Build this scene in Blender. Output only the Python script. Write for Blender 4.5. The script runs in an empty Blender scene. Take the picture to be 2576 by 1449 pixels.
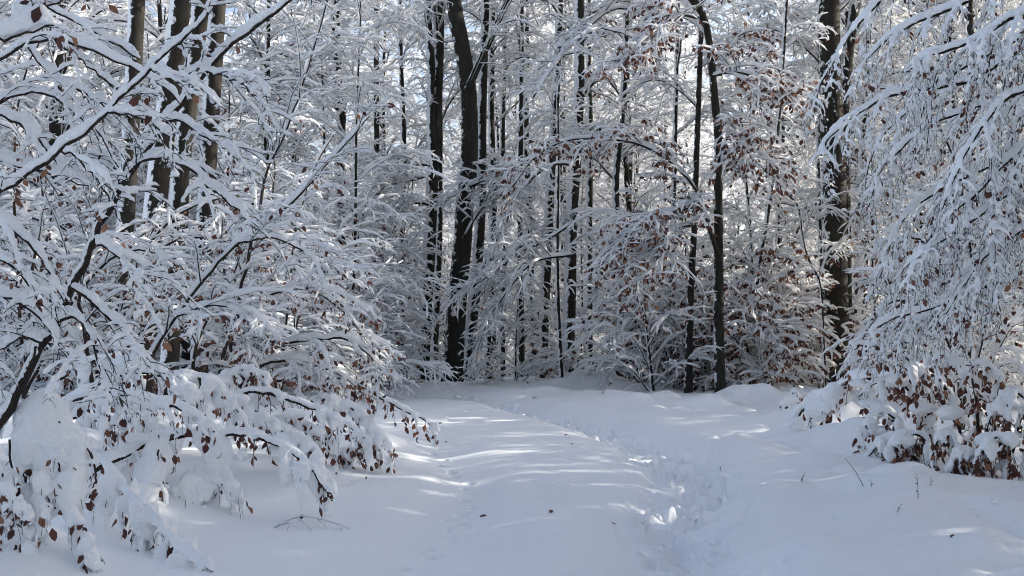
import bpy, math, random
import numpy as np
from math import radians, sin, cos, pi

# ------------------------------------------------------------------ camera, sky, sun, exposure
scene = bpy.context.scene
COL = scene.collection
EYE = 1.6
PITCH = math.atan(100 / 2862)
cam_data = bpy.data.cameras.new('camera')
cam = bpy.data.objects.new('camera', cam_data)
COL.objects.link(cam)
cam_data.sensor_width = 36.0
cam_data.lens = 40.0
cam_data.clip_start = 0.1
cam_data.clip_end = 2000
cam.location = (0, 0, EYE)
cam.rotation_euler = (pi / 2 + PITCH, 0, 0)
scene.camera = cam

SUN_AZ = radians(78)      # clockwise from +Y (the way the camera looks)
SUN_EL = radians(20.5)
world = bpy.data.worlds.new('World')
scene.world = world
world.use_nodes = True
wn, wl = world.node_tree.nodes, world.node_tree.links
wn.clear()
sky = wn.new('ShaderNodeTexSky'); sky.sky_type = 'NISHITA'; sky.sun_disc = False
sky.sun_elevation = SUN_EL; sky.sun_rotation = SUN_AZ
sky.air_density = 0.8; sky.dust_density = 4.0; sky.ozone_density = 0.9; sky.altitude = 300
hsv = wn.new('ShaderNodeHueSaturation'); hsv.inputs['Saturation'].default_value = 0.84
bgn = wn.new('ShaderNodeBackground'); bgn.inputs['Strength'].default_value = 0.15
wo = wn.new('ShaderNodeOutputWorld')
wl.new(sky.outputs[0], hsv.inputs['Color']); wl.new(hsv.outputs[0], bgn.inputs['Color']); wl.new(bgn.outputs[0], wo.inputs['Surface'])

sd = bpy.data.lights.new('sun', 'SUN'); sd.energy = 4.6; sd.angle = radians(0.5); sd.color = (1.0, 0.93, 0.82)
sun = bpy.data.objects.new('sun', sd); COL.objects.link(sun)
SUN_DIR = np.array([sin(SUN_AZ) * cos(SUN_EL), cos(SUN_AZ) * cos(SUN_EL), sin(SUN_EL)])
from mathutils import Vector
sun.rotation_euler = Vector(SUN_DIR).to_track_quat('Z', 'Y').to_euler()
sun.location = (10, 20, 40)

scene.view_settings.view_transform = 'Standard'
scene.view_settings.look = 'None'
scene.view_settings.gamma = 1.0
scene.view_settings.use_curve_mapping = False
scene.view_settings.exposure = 1.14
scene.cycles.max_bounces = 11
scene.cycles.diffuse_bounces = 10
scene.cycles.glossy_bounces = 1
scene.cycles.transmission_bounces = 8
scene.cycles.transparent_max_bounces = 4
scene.cycles.use_denoising = True
scene.cycles.filter_width = 1.0

# ------------------------------------------------------------------ small helpers
F = 2862.0
def ray(u, v):
    x = (u - 1288) / F; y = (724.5 - v) / F
    return np.array([x, cos(PITCH) - y * sin(PITCH), sin(PITCH) + y * cos(PITCH)])
def at(u, v, d):
    """the point at distance d along +Y whose direction is (u, v) on a 2576 px wide print of the view"""
    r = ray(u, v)
    return np.array([0, 0, EYE]) + r * (d / r[1])
def on_ground(u, v):
    r = ray(u, v)
    return r * (EYE / -r[2])

def lattice(ix, iy, seed):
    n = (ix.astype(np.int64) * 374761393 + iy.astype(np.int64) * 668265263 + seed * 1442695041) & 0x7fffffff
    n = ((n ^ (n >> 13)) * 1274126177) & 0x7fffffff
    return ((n ^ (n >> 16)) & 0xffff) / 65535.0 * 2 - 1
def noise2(x, y, seed=0):
    x = np.asarray(x, float); y = np.asarray(y, float)
    ix = np.floor(x); iy = np.floor(y); fx = x - ix; fy = y - iy
    fx = fx * fx * fx * (fx * (fx * 6 - 15) + 10); fy = fy * fy * fy * (fy * (fy * 6 - 15) + 10)
    a = lattice(ix, iy, seed); b = lattice(ix + 1, iy, seed); c = lattice(ix, iy + 1, seed); d = lattice(ix + 1, iy + 1, seed)
    return (a * (1 - fx) + b * fx) * (1 - fy) + (c * (1 - fx) + d * fx) * fy

def mesh_from(name, V, faces, mats, midx=None, smooth=True):
    """V (n,3); faces: list of int arrays (m,k)"""
    me = bpy.data.meshes.new(name)
    V = np.ascontiguousarray(V, dtype=np.float32)
    me.vertices.add(len(V)); me.vertices.foreach_set('co', V.ravel())
    faces = [f for f in faces if len(f)]
    nl = sum(f.size for f in faces); npoly = sum(len(f) for f in faces)
    me.loops.add(nl); me.loops.foreach_set('vertex_index', np.concatenate([f.ravel() for f in faces]).astype(np.int32))
    me.polygons.add(npoly)
    tot = np.concatenate([np.full(len(f), f.shape[1], np.int32) for f in faces])
    st = np.concatenate([[0], np.cumsum(tot)[:-1]]).astype(np.int32)
    me.polygons.foreach_set('loop_start', st)
    try: me.polygons.foreach_set('loop_total', tot)
    except Exception: pass
    if midx is not None: me.polygons.foreach_set('material_index', midx.astype(np.int32))
    me.polygons.foreach_set('use_smooth', np.full(npoly, smooth, bool))
    me.update(calc_edges=True)
    for m in mats: me.materials.append(m)
    return me

class MB:
    def __init__(s): s.v = []; s.f = []; s.n = 0
    def add(s, V, faces):
        if len(V) == 0: return
        s.v.append(V.reshape(-1, 3)); s.f += [f + s.n for f in faces]; s.n += len(s.v[-1])
    def mesh(s, name, mat, origin=(0, 0, 0), smooth=True):
        if not s.v: return None
        by = {}
        for f in s.f: by.setdefault(f.shape[1], []).append(f)
        return mesh_from(name, np.concatenate(s.v) - np.asarray(origin), [np.concatenate(x) for x in by.values()], [mat], smooth=smooth)

def nrm(a): return a / np.maximum(np.linalg.norm(a, axis=-1, keepdims=True), 1e-9)
def tangents(P):
    T = np.empty_like(P); T[:, 1:-1] = P[:, 2:] - P[:, :-2]; T[:, 0] = P[:, 1] - P[:, 0]; T[:, -1] = P[:, -1] - P[:, -2]
    return nrm(T)
def ring_faces(N, K, S, closed_tip=True):
    base = (np.arange(N)[:, None, None] * K + np.arange(K - 1)[None, :, None]) * S + np.arange(S)[None, None, :]
    nxt = (np.arange(N)[:, None, None] * K + np.arange(K - 1)[None, :, None]) * S + ((np.arange(S) + 1) % S)[None, None, :]
    q = np.stack([base, nxt, nxt + S, base + S], -1).reshape(-1, 4)
    out = [q]
    i = np.arange(N)[:, None] * K * S
    out.append(i + np.arange(S)[::-1][None, :])
    out.append(i + (K - 1) * S + np.arange(S)[None, :])
    return out
def tubes(mb, P, R, S=4, flare=None):
    if len(P) == 0: return
    N, K, _ = P.shape; T = tangents(P)
    ref = np.array([0.13, 0.21, 0.97]); s = np.cross(T, ref); bad = np.linalg.norm(s, axis=-1) < 0.25
    s[bad] = np.cross(T[bad], np.array([0.0, 1.0, 0.1])); s = nrm(s); b = np.cross(s, T)
    a = np.arange(S) / S * 2 * pi
    V = P[:, :, None] + R[:, :, None, None] * (np.cos(a)[None, None, :, None] * s[:, :, None] + np.sin(a)[None, None, :, None] * b[:, :, None])
    mb.add(V, ring_faces(N, K, S))
PROF5 = np.array([(-1, .05), (-.72, .72), (.1, 1.0), (.8, .66), (1, .0)])
PROF6 = np.array([(-1, .0), (-.86, .55), (-.35, .95), (.35, 1.0), (.86, .55), (1, .0)])
PROF8 = np.array([(-.75, -.22), (-1.02, .15), (-.88, .6), (-.4, .95), (.2, 1.03), (.8, .72), (1.04, .2), (.75, -.2)])
def snowcaps(mb, P, R, w, h, vert, rng, prof=PROF5, lump=.35, gap=0.0, low=0.0, taper=None):
    """snow lying on top of every polyline: w half width, h height, vert = what stays on steep pieces"""
    if len(P) == 0: return
    N, K, _ = P.shape; T = tangents(P)
    hz = np.sqrt(T[..., 0] ** 2 + T[..., 1] ** 2)
    keep = vert + (1 - vert) * np.clip((hz - .15) / .7, 0, 1)
    s = np.cross(T, np.array([0, 0, 1.0])); ln = np.linalg.norm(s, axis=-1, keepdims=True)
    az = rng.uniform(0, 2 * pi, (N, 1)); rs = np.stack([np.cos(az), np.sin(az), 0 * az], -1) * np.ones((1, K, 1))
    s = nrm(s + rs * np.clip(.3 - ln, 0, 1) * 2)
    n = np.array([0, 0, 1.0]) - T * T[..., 2:3]; n = n + np.array([-.5, .3, .35]) * (1 - hz[..., None]); n = nrm(n)
    # lumps: smooth random along the length
    q = rng.uniform(-1, 1, (N, K)); q2 = q.copy(); q2[:, 1:-1] = .5 * q[:, 1:-1] + .25 * (q[:, 2:] + q[:, :-2])
    q2 = q2 if K < 7 else q2 * 1.3
    wid = (R * .9 + w * keep * (1 + lump * q2)); hei = (R * .8 + h * keep * (1 + 1.3 * lump * q2))
    if gap: 
        g = rng.random((N, K)) < gap; hei = np.where(g, R * .3, hei); wid = np.where(g, R * .8, wid)
    end = np.ones(K); end[0] = .75; end[-1] = .35
    if taper: end = end * np.linspace(taper[0], taper[1], K)
    wid = wid * end; hei = hei * end
    C = P - n * (low * hei)[..., None]
    V = C[:, :, None] + s[:, :, None] * (wid[..., None, None] * prof[None, None, :, 0:1]) + n[:, :, None] * (hei[..., None, None] * prof[None, None, :, 1:2])
    mb.add(V, ring_faces(N, K, len(prof)))

def leaves(mb, P, n, rng, L=.065, hang=.75, t0=.25, drop=.0):
    """dry beech leaves hanging from the polylines"""
    if len(P) == 0 or n <= 0: return
    N, K, _ = P.shape; M = int(N * n)
    if M < 1: return
    i = rng.integers(0, N, M); t = rng.uniform(t0, 1, M) * (K - 1); k = np.minimum(t.astype(int), K - 2); f = (t - k)[:, None]
    p = P[i, k] * (1 - f) + P[i, k + 1] * f; T = nrm(P[i, k + 1] - P[i, k])
    p = p + rng.normal(0, .4, (M, 3)) * drop; p[:, 2] -= rng.uniform(0, 1, M) * drop
    az = rng.uniform(0, 2 * pi, M)
    d = nrm(T * .4 + np.stack([np.cos(az) * .9, np.sin(az) * .9, -hang * (.4 + 1.5 * rng.random(M))], -1))
    w = nrm(np.cross(d, np.stack([np.cos(az * 3 + 1), np.sin(az * 3 + 1), .3 * np.ones(M)], -1))); nn = np.cross(d, w)
    l = L * rng.uniform(.5, 1.3, M)[:, None]; wd = l * rng.uniform(.22, .36, M)[:, None]; cu = rng.uniform(-.3, .3, M)[:, None] * l
    b = p + d * l * .12
    V = np.stack([b, b + d * l * .38 + w * wd + nn * wd * .35, b + d * l * .75 + w * wd * .7 + nn * (wd * .2) + nn * cu * .5, b + d * l + nn * cu,
                  b + d * l * .75 - w * wd * .7 + nn * wd * .2 + nn * cu * .5, b + d * l * .38 - w * wd + nn * wd * .35, b + d * l * .5 - nn * wd * .1], 1)
    o = np.arange(M)[:, None] * 7
    mb.add(V, [o + np.array(q)[None] for q in ([0, 1, 6], [1, 2, 6], [2, 3, 6], [3, 4, 6], [4, 5, 6], [5, 0, 6])])

def grow(p, d, L, K, droop, wob, rng, lift=0.0):
    N = len(p); P = np.empty((N, K, 3)); P[:, 0] = p; d = nrm(d); ds = (L / (K - 1))[:, None] if np.ndim(L) else L / (K - 1)
    dr = np.asarray(droop, float)
    for k in range(1, K):
        d = d + rng.normal(0, wob, (N, 3)); d[:, 2] += (lift if k < K * .35 else 0) - (dr * (k / K) * 2 / (K - 1) * 3)
        d = nrm(d); P[:, k] = P[:, k - 1] + d * ds
    return P
def spawn(P, R, rng, m, L, ang=55, t0=.12, t1=.97, K=5, droop=.3, wob=.08, up=.05, rr=.5, rmin=.0022, short=.55, jit=.25, spiral=False, lift=0.0, lean=None, asp=11, usp=.12):
    """m side shoots on each parent polyline, alternately left and right of it"""
    N, K0, _ = P.shape; T = tangents(P)
    t = (t0 + (t1 - t0) * (np.arange(m)[None] + rng.uniform(.1, .9, (N, m))) / m) * (K0 - 1)
    k = np.minimum(t.astype(int), K0 - 2); f = (t - k)[..., None]; i = np.arange(N)[:, None]
    p = P[i, k] * (1 - f) + P[i, k + 1] * f; tt = nrm(T[i, k] * (1 - f) + T[i, k + 1] * f); r = R[i, k] * (1 - f[..., 0]) + R[i, k + 1] * f[..., 0]
    s = np.cross(tt, np.array([0, 0, 1.0])); ln = np.linalg.norm(s, axis=-1, keepdims=True)
    if spiral:
        a = rng.uniform(0, 2 * pi, (N, 1)) + np.arange(m)[None] * 2.4 + rng.normal(0, .3, (N, m))
        s = np.stack([np.cos(a), np.sin(a), 0 * a], -1); sg = 1
        if lean is not None: s = nrm(s + np.asarray(lean, float))
    else:
        a = rng.uniform(0, 2 * pi, (N, m)); s = nrm(s + np.stack([np.cos(a), np.sin(a), 0 * a], -1) * np.clip(.35 - ln, 0, 1) * 2)
        sg = np.where((np.arange(m)[None] + rng.integers(0, 2, (N, 1))) % 2 == 0, 1, -1)[..., None]
    A = np.radians(ang + rng.normal(0, asp, (N, m)))[..., None]
    d = np.cos(A) * tt + np.sin(A) * s * sg + np.array([0, 0, 1.0]) * (up + rng.normal(0, usp, (N, m)))[..., None]
    LL = L * (1 - short * (t / (K0 - 1))) * (1 + jit * rng.uniform(-1, 1, (N, m)))
    p = p.reshape(-1, 3); d = d.reshape(-1, 3); LL = LL.ravel()
    Q = grow(p, d, LL, K, droop, wob, rng, lift)
    r0 = np.maximum(np.minimum(r * rr, LL.reshape(N, m) * .016 + .0015), rmin).ravel()
    RQ = r0[:, None] * np.linspace(1, .35, K)[None]; RQ = np.maximum(RQ, rmin * .6)
    return Q, RQ

def catmull(pts, K):
    pts = np.asarray(pts, float)
    if len(pts) == 2: return pts[0] + (pts[1] - pts[0]) * np.linspace(0, 1, K)[:, None]
    X = np.vstack([2 * pts[0] - pts[1], pts, 2 * pts[-1] - pts[-2]])
    seg = np.linalg.norm(pts[1:] - pts[:-1], axis=1); c = np.concatenate([[0], np.cumsum(seg)]); c /= c[-1]
    out = []
    for t in np.linspace(0, 1, K):
        j = min(np.searchsorted(c, t, side='right') - 1, len(pts) - 2); f = (t - c[j]) / max(c[j + 1] - c[j], 1e-9)
        a, b, cc, d = X[j:j + 4]
        out.append(.5 * ((2 * b) + (cc - a) * f + (2 * a - 5 * b + 4 * cc - d) * f * f + (3 * b - a - 3 * cc + d) * f ** 3))
    return np.array(out)
def limb(pts, r0, r1, K=16):
    P = catmull([at(*p) if len(p) == 3 else p[1] for p in pts], K)[None]
    return P, np.linspace(r0, r1, K)[None]

# ------------------------------------------------------------------ objects
def link(name, me, parent=None, loc=None):
    o = bpy.data.objects.new(name, me); COL.objects.link(o)
    if parent is not None: o.parent = parent
    if loc is not None: o.location = loc
    return o
def tag(o, label, cat, group=None, kind=None):
    if label: o['label'] = label
    if cat: o['category'] = cat
    if group: o['group'] = group
    if kind: o['kind'] = kind
    return o
def thing(name, label, cat, loc, group=None):
    o = bpy.data.objects.new(name, None); COL.objects.link(o); o.location = tuple(float(c) for c in loc); o.empty_display_size = .2
    return tag(o, label, cat, group)
def dup(root, loc, rotz, scale, label, group):
    r = root.copy(); COL.objects.link(r); r.location = tuple(float(c) for c in loc); r.rotation_euler = (0, 0, rotz); r.scale = scale if isinstance(scale, tuple) else (scale,) * 3
    r['label'] = label
    if group: r['group'] = group
    elif 'group' in r: del r['group']
    for ch in list(root.children):
        c = ch.copy(); COL.objects.link(c); c.parent = r
    return r

# ------------------------------------------------------------------ materials
def new_mat(name):
    m = bpy.data.materials.new(name); m.use_nodes = True; n = m.node_tree.nodes; l = m.node_tree.links
    return m, n, l, n['Principled BSDF']
def N(n, t, **kw):
    x = n.new(t)
    for k, v in kw.items():
        if hasattr(x, k): setattr(x, k, v)
        else: x.inputs[k.replace('_', ' ')].default_value = v
    return x
def snow_material(name, base, grain, bump, sparkle=False):
    m, n, l, b = new_mat(name)
    b.inputs['Base Color'].default_value = (*base, 1); b.inputs['Roughness'].default_value = .55; b.inputs['Specular IOR Level'].default_value = .25
    if sparkle:   # thin snow lets some light through
        tr = n.new('ShaderNodeBsdfTranslucent'); tr.inputs['Color'].default_value = (*base, 1); ms = n.new('ShaderNodeMixShader'); ms.inputs['Fac'].default_value = .45
        l.new(b.outputs[0], ms.inputs[1]); l.new(tr.outputs[0], ms.inputs[2]); l.new(ms.outputs[0], n['Material Output'].inputs['Surface'])
    tc = N(n, 'ShaderNodeTexCoord')
    nz = N(n, 'ShaderNodeTexNoise', Scale=grain, Detail=4.0, Roughness=.6); l.new(tc.outputs['Object'], nz.inputs['Vector'])
    bp = N(n, 'ShaderNodeBump', Strength=bump, Distance=.02); l.new(nz.outputs['Fac'], bp.inputs['Height']); l.new(bp.outputs[0], b.inputs['Normal'])
    return m
SNOW = snow_material('snow_on_twigs', (.965, .972, .98), 30, .25, True)
SNOW_NEAR = snow_material('snow_pillow', (.95, .96, .97), 60, .6)
SNOW_G = snow_material('snow_ground', (.94, .955, .965), 42, .5)

def bark_material(name, dark, light, snowy, thr=.5):
    m, n, l, b = new_mat(name)
    tc = N(n, 'ShaderNodeTexCoord'); mp = N(n, 'ShaderNodeMapping'); mp.inputs['Scale'].default_value = (1, 1, .25); l.new(tc.outputs['Object'], mp.inputs[0])
    nz = N(n, 'ShaderNodeTexNoise', Scale=14.0, Detail=6.0, Roughness=.65); l.new(mp.outputs[0], nz.inputs['Vector'])
    cr = N(n, 'ShaderNodeValToRGB'); cr.color_ramp.elements[0].position = .3; cr.color_ramp.elements[1].position = .75
    cr.color_ramp.elements[0].color = (*dark, 1); cr.color_ramp.elements[1].color = (*light, 1); l.new(nz.outputs['Fac'], cr.inputs[0])
    b.inputs['Roughness'].default_value = .85; b.inputs['Specular IOR Level'].default_value = .2
    bp = N(n, 'ShaderNodeBump', Strength=.6, Distance=.03); l.new(nz.outputs['Fac'], bp.inputs['Height'])
    if snowy:
        # wind-blown snow stuck to the weather side of the bark
        ge = N(n, 'ShaderNodeNewGeometry'); dt = N(n, 'ShaderNodeVectorMath', operation='DOT_PRODUCT'); l.new(ge.outputs['Normal'], dt.inputs[0]); dt.inputs[1].default_value = (-.86, -.05, .5)
        n2 = N(n, 'ShaderNodeTexNoise', Scale=5.0, Detail=5.0, Roughness=.7); l.new(tc.outputs['Object'], n2.inputs['Vector'])
        ma = N(n, 'ShaderNodeMath', operation='MULTIPLY_ADD'); l.new(n2.outputs['Fac'], ma.inputs[0]); ma.inputs[1].default_value = 2.2; l.new(dt.outputs['Value'], ma.inputs[2])
        mr = N(n, 'ShaderNodeMapRange'); mr.inputs['From Min'].default_value = 1.1 + thr; mr.inputs['From Max'].default_value = 1.18 + thr; l.new(ma.outputs[0], mr.inputs['Value'])
        mx = N(n, 'ShaderNodeMix', data_type='RGBA'); l.new(mr.outputs[0], mx.inputs['Factor']); l.new(cr.outputs[0], mx.inputs['A']); mx.inputs['B'].default_value = (.86, .88, .91, 1)
        l.new(mx.outputs['Result'], b.inputs['Base Color'])
        ad = N(n, 'ShaderNodeMath', operation='MULTIPLY_ADD'); l.new(mr.outputs[0], ad.inputs[0]); ad.inputs[1].default_value = 1.2; l.new(nz.outputs['Fac'], ad.inputs[2]); l.new(ad.outputs[0], bp.inputs['Height'])
    else: l.new(cr.outputs[0], b.inputs['Base Color'])
    l.new(bp.outputs[0], b.inputs['Normal'])
    return m
BARK = bark_material('beech_bark_snowy', (.015, .013, .011), (.04, .036, .029), True, .3)
BARK_CLEAN = bark_material('beech_bark', (.017, .015, .012), (.045, .041, .033), True, .78)
BARK_PLAST = bark_material('beech_bark_plastered', (.014, .012, .010), (.038, .034, .027), True, .26)
TWIG = bark_material('twig_bark', (.02, .015, .013), (.055, .042, .036), False)
def leaf_material():
    m, n, l, b = new_mat('dry_beech_leaf')
    ge = N(n, 'ShaderNodeNewGeometry'); cr = N(n, 'ShaderNodeValToRGB')
    cr.color_ramp.elements[0].color = (.06, .024, .02, 1); cr.color_ramp.elements[1].color = (.36, .18, .10, 1)
    e = cr.color_ramp.elements.new(.6); e.color = (.14, .052, .037, 1)
    l.new(ge.outputs['Random Per Island'], cr.inputs[0]); l.new(cr.outputs[0], b.inputs['Base Color']); b.inputs['Roughness'].default_value = .6
    tr = N(n, 'ShaderNodeBsdfTranslucent'); l.new(cr.outputs[0], tr.inputs['Color']); ms = N(n, 'ShaderNodeMixShader', Fac=.35)
    l.new(b.outputs[0], ms.inputs[1]); l.new(tr.outputs[0], ms.inputs[2]); l.new(ms.outputs[0], n['Material Output'].inputs['Surface'])
    return m
LEAF = leaf_material()
# ------------------------------------------------------------------ ground (one sheet of snow)
def G(u, v): return on_ground(u, v)[:2]
TRENCH = [G(*p) for p in [(1800, 1700), (1770, 1449), (1735, 1380), (1705, 1300), (1745, 1210), (1700, 1150), (1600, 1105), (1505, 1070), (1400, 1040), (1290, 1018), (1190, 1003), (1080, 993), (980, 984), (900, 976)]]
TRACK = [G(*p) for p in [(900, 1530), (1010, 1415), (1085, 1352), (1140, 1300), (1172, 1250), (1178, 1205), (1150, 1178), (1120, 1165), (1085, 1090), (1120, 1050), (1200, 1028)]]
TR = catmull([(x, y, 0) for x, y in TRENCH], 260)[:, :2]
TK = catmull([(x, y, 0) for x, y in TRACK], 200)[:, :2]
def dist_to(x, y, C):
    """signed offset from a track given as x(y) roughly; returns |d| using x distance at same y"""
    cx = np.interp(y, C[:, 1], C[:, 0]); return x - cx
def smooth(a, b, x): t = np.clip((x - a) / (b - a), 0, 1); return t * t * (3 - 2 * t)
MOUNDS = []   # x, y, rx, ry, h
def mound(u, v, wpx, h, ry=None):
    x, y = G(u, v); r = wpx / F * y / 2 * 1.0; MOUNDS.append((x, y, r, ry or r, h))
for a in [(1480, 975, 190, .42, 1.2), (1560, 985, 110, .2, .8), (1860, 1010, 110, .28, .7), (1930, 1012, 90, .26, .6), (1790, 1030, 80, .12, .5), (1665, 1010, 100, .14, .8),
          (2110, 1100, 190, .4, .5), (2160, 1150, 220, .35, .7), (2010, 1085, 200, .12, .6), (1990, 1140, 180, .12, .5), (2060, 1200, 240, .16, .5), (2250, 1270, 260, .10, .6), (2420, 1320, 240, .08, .5), (2300, 1235, 160, .12, .5),
          (2560, 1330, 160, .12, .4), (1830, 1190, 130, .16, .6), (1880, 1160, 180, .16, .6), (2200, 1330, 300, .1, .5), (1900, 1260, 260, .1, .6), (1930, 1400, 340, .1, .4), (2450, 1430, 260, .12, .3),
          (100, 1420, 300, .2, .5), (40, 1400, 200, .2, .5), (480, 1300, 200, .14, .4), (270, 1330, 240, .3, .5), (270, 1240, 170, .4, .4), (480, 1290, 110, .08, .3), (700, 1240, 300, .12, .5), (900, 1120, 260, .25, .8), (600, 1200, 400, .2, .8), (320, 1180, 300, .3, .7),
          (1275, 1225, 120, .07, .8), (1340, 1200, 160, .05, .5), (1060, 1200, 160, .05, .5), (1300, 1000, 240, .12, .8), (1120, 985, 260, .05, .8), (1230, 1012, 180, .07, .5), (1430, 1025, 200, .07, .5)]:
    mound(*a)
def base_h(x, y):
    x = np.asarray(x, float); y = np.asarray(y, float)
    z = np.zeros(np.broadcast(x, y).shape)
    z = z - smooth(32, 60, y) * 1.1 - smooth(60, 200, y) * 2
    z = z - smooth(27, 40, y) * smooth(3, 8, x) * .35
    off = dist_to(x, y, TR); near = smooth(80, 30, y) * smooth(-3, 3, y)
    # two wheel ruts under the snow with a hump between them, a bank on the right
    offk = dist_to(x, y, TK)
    z = z - .15 * np.exp(-(off / .5) ** 2) * near - .10 * np.exp(-(offk / .5) ** 2) * smooth(22, 14, y) * near
    z = z + .11 * smooth(.35, .9, off) * smooth(4.0, 2.0, off) * smooth(30, 18, y) * near
    z = z + .05 * noise2(x * .35 + 3, y * .35, 1) + .022 * noise2(x * 1.1, y * .9, 2) * (.5 + smooth(.5, 1.5, off))
    right = smooth(.9, 2.2, off) * smooth(45, 25, y)
    z = z + right * (.11 * np.maximum(0, noise2(x * 1.25, y * .95, 3) + .1) + .08 * np.abs(noise2(x * 2.3 + 5, y * 2.0, 4)))
    left = smooth(-2.2, -3.6, x) * smooth(45, 25, y)
    z = z + left * (.12 * np.maximum(0, noise2(x * 1.1, y * .9, 5) + .2))
    far = smooth(22, 30, y)
    z = z + far * .07 * np.maximum(0, noise2(x * .8, y * .6, 6))
    for mx, my, rx, ry, h in MOUNDS:
        z = z + h * np.exp(-(((x - mx) / rx) ** 2 + ((y - my) / ry) ** 2) * 1.1) * (1 - .85 * np.exp(-(off / .4) ** 2))
    return z
def gz(x, y): return float(base_h(np.array([x]), np.array([y]))[0])

rg = np.random.default_rng(5)
def axis(parts):
    out = [np.array([parts[0][0]])]
    for a, b, n in parts: out.append(np.linspace(a, b, n + 1)[1:])
    return np.concatenate(out)
ys_near = 5.8 * np.exp(np.arange(0, 640) * .0029)   # 5.8 .. 37
gy = np.concatenate([axis([(-220, -20, 12), (-20, 2, 22), (2, 5.78, 60)]), ys_near, axis([(ys_near[-1] + .3, 60, 60), (60, 140, 30), (140, 700, 20)])])
gx = axis([(-500, -60, 10), (-60, -14, 60), (-14, -5, 180), (-5, 5.5, 500), (5.5, 13, 170), (13, 60, 60), (60, 500, 10)])
X, Y = np.meshgrid(gx, gy)
Z = base_h(X, Y)
def press(cx, cy, a, L, W, dep, rim, heel=0.0):
    R = L * 1.3
    j0, j1 = np.searchsorted(gy, [cy - R, cy + R]); i0, i1 = np.searchsorted(gx, [cx - R, cx + R])
    if j1 - j0 < 2 or i1 - i0 < 2: return
    x = X[j0:j1, i0:i1] - cx; y = Y[j0:j1, i0:i1] - cy; p = x * sin(a) + y * cos(a); q = x * cos(a) - y * sin(a)
    rr = np.sqrt((p / (L / 2)) ** 2 + (q / (W / 2)) ** 2) + .3 * noise2(x * 9 + cx * 7, y * 9 + cy * 3, 9) + .12 * noise2(x * 22 + cx * 7, y * 22, 19)
    Z[j0:j1, i0:i1] += -dep * smooth(1.3, .45, rr) + rim * np.exp(-((rr - 1.4) / .28) ** 2) * (.6 + .6 * noise2(x * 9 + cx, y * 9, 12))
ln = np.concatenate([[0], np.cumsum(np.linalg.norm(np.diff(TR, axis=0), axis=1))])
s = 0.0; k = 0
dens_w = lambda y: np.interp(y, [7, 9, 12, 16, 20, 30], [.44, .4, .48, .38, .27, .2])
off = X - np.interp(Y, TR[:, 1], TR[:, 0]); wd = dens_w(Y)
band = smooth(1.25, .75, np.abs(off + .08 * noise2(Y * 1.3, Y * 0, 31)) / wd) * smooth(38, 30, Y) * smooth(2, 4, Y)
Z += band * (-.06 + .05 * noise2(X * 4.5, Y * 4.5, 21) + .03 * noise2(X * 11, Y * 11, 22) + .010 * noise2(X * 25, Y * 25, 23) * (Y < 16))
while s < ln[-1]:
    x = np.interp(s, ln, TR[:, 0]); y = np.interp(s, ln, TR[:, 1]); i = min(np.searchsorted(ln, s), len(TR) - 1); d = TR[i] - TR[max(i - 1, 0)]; a = math.atan2(d[0], d[1])
    w = float(dens_w(y))
    for _ in range(4 if y < 14 else 3 if y < 22 else 2):
        o_ = rg.uniform(-.85, .85) * w
        press(x + o_ * cos(a) + rg.normal(0, .06), y - o_ * sin(a) + rg.normal(0, .1), a + rg.normal(0, .3), rg.uniform(.28, .36), rg.uniform(.13, .18), rg.uniform(.07, .15) * (1.35 if y < 15 else 1.1), rg.uniform(.015, .05))
    s += .36; k += 1
for _ in range(260):   # pits where clumps dropped from the branches
    py_ = rg.uniform(7.5, 30); px_ = rg.uniform(-.46, .46) * py_
    if abs(px_) < 1.2 and rg.random() < .75: continue
    press(px_, py_, rg.uniform(0, 3), rg.uniform(.05, .14), rg.uniform(.05, .1), rg.uniform(.01, .035), .004)
lk = np.concatenate([[0], np.cumsum(np.linalg.norm(np.diff(TK, axis=0), axis=1))])
s = .2; k = 0
while s < lk[-1]:
    x = np.interp(s, lk, TK[:, 0]); y = np.interp(s, lk, TK[:, 1]); i = min(np.searchsorted(lk, s), len(TK) - 1); d = TK[i] - TK[max(i - 1, 0)]; a = math.atan2(d[0], d[1])
    press(x + (.05 if k % 2 else -.05), y, a + rg.normal(0, .2), rg.uniform(.14, .22), rg.uniform(.09, .12), rg.uniform(.05, .09), .006)
    if rg.random() < .5: press(x + rg.normal(0, .07), y + .14, a + .2, .1, .07, .03, .004)
    s += rg.uniform(.28, .5) if y < 13 else .6; k += 1
# a stick-drawn groove on the right and the broken edge of the bank beside the trench
for C, w_, dp in [([G(1790, 1290), G(1860, 1307), G(1890, 1290), G(1925, 1255), G(1955, 1238)], .035, .035), ([G(1790, 1188), G(1765, 1160), G(1790, 1130), G(1850, 1112)], .05, .05)]:
    c = catmull([(a_[0], a_[1], 0) for a_ in C], 60)
    for p in c: press(p[0], p[1], 0, w_ * 2.4, w_ * 2, dp / 3, .002)
nr, nc = X.shape
idx = np.arange(nr * nc).reshape(nr, nc)
q = np.stack([idx[:-1, :-1], idx[:-1, 1:], idx[1:, 1:], idx[1:, :-1]], -1).reshape(-1, 4)
ground = link('snow_ground', mesh_from('snow_ground', np.stack([X, Y, Z], -1).reshape(-1, 3), [q], [SNOW_G]))
tag(ground, 'deep fresh snow covering the forest track and its banks', None, None, 'structure')
# ------------------------------------------------------------------ flora builder
def flora(name, label, cat, loc, parts, group=None, mats=None):
    """parts: dict part name -> (MB, material)"""
    root = thing(name, label, cat, loc, group)
    for pn, (mb, mat) in parts.items():
        me = mb.mesh(pn, mat, loc)
        if me: link(pn, me, root)
    return root

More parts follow.
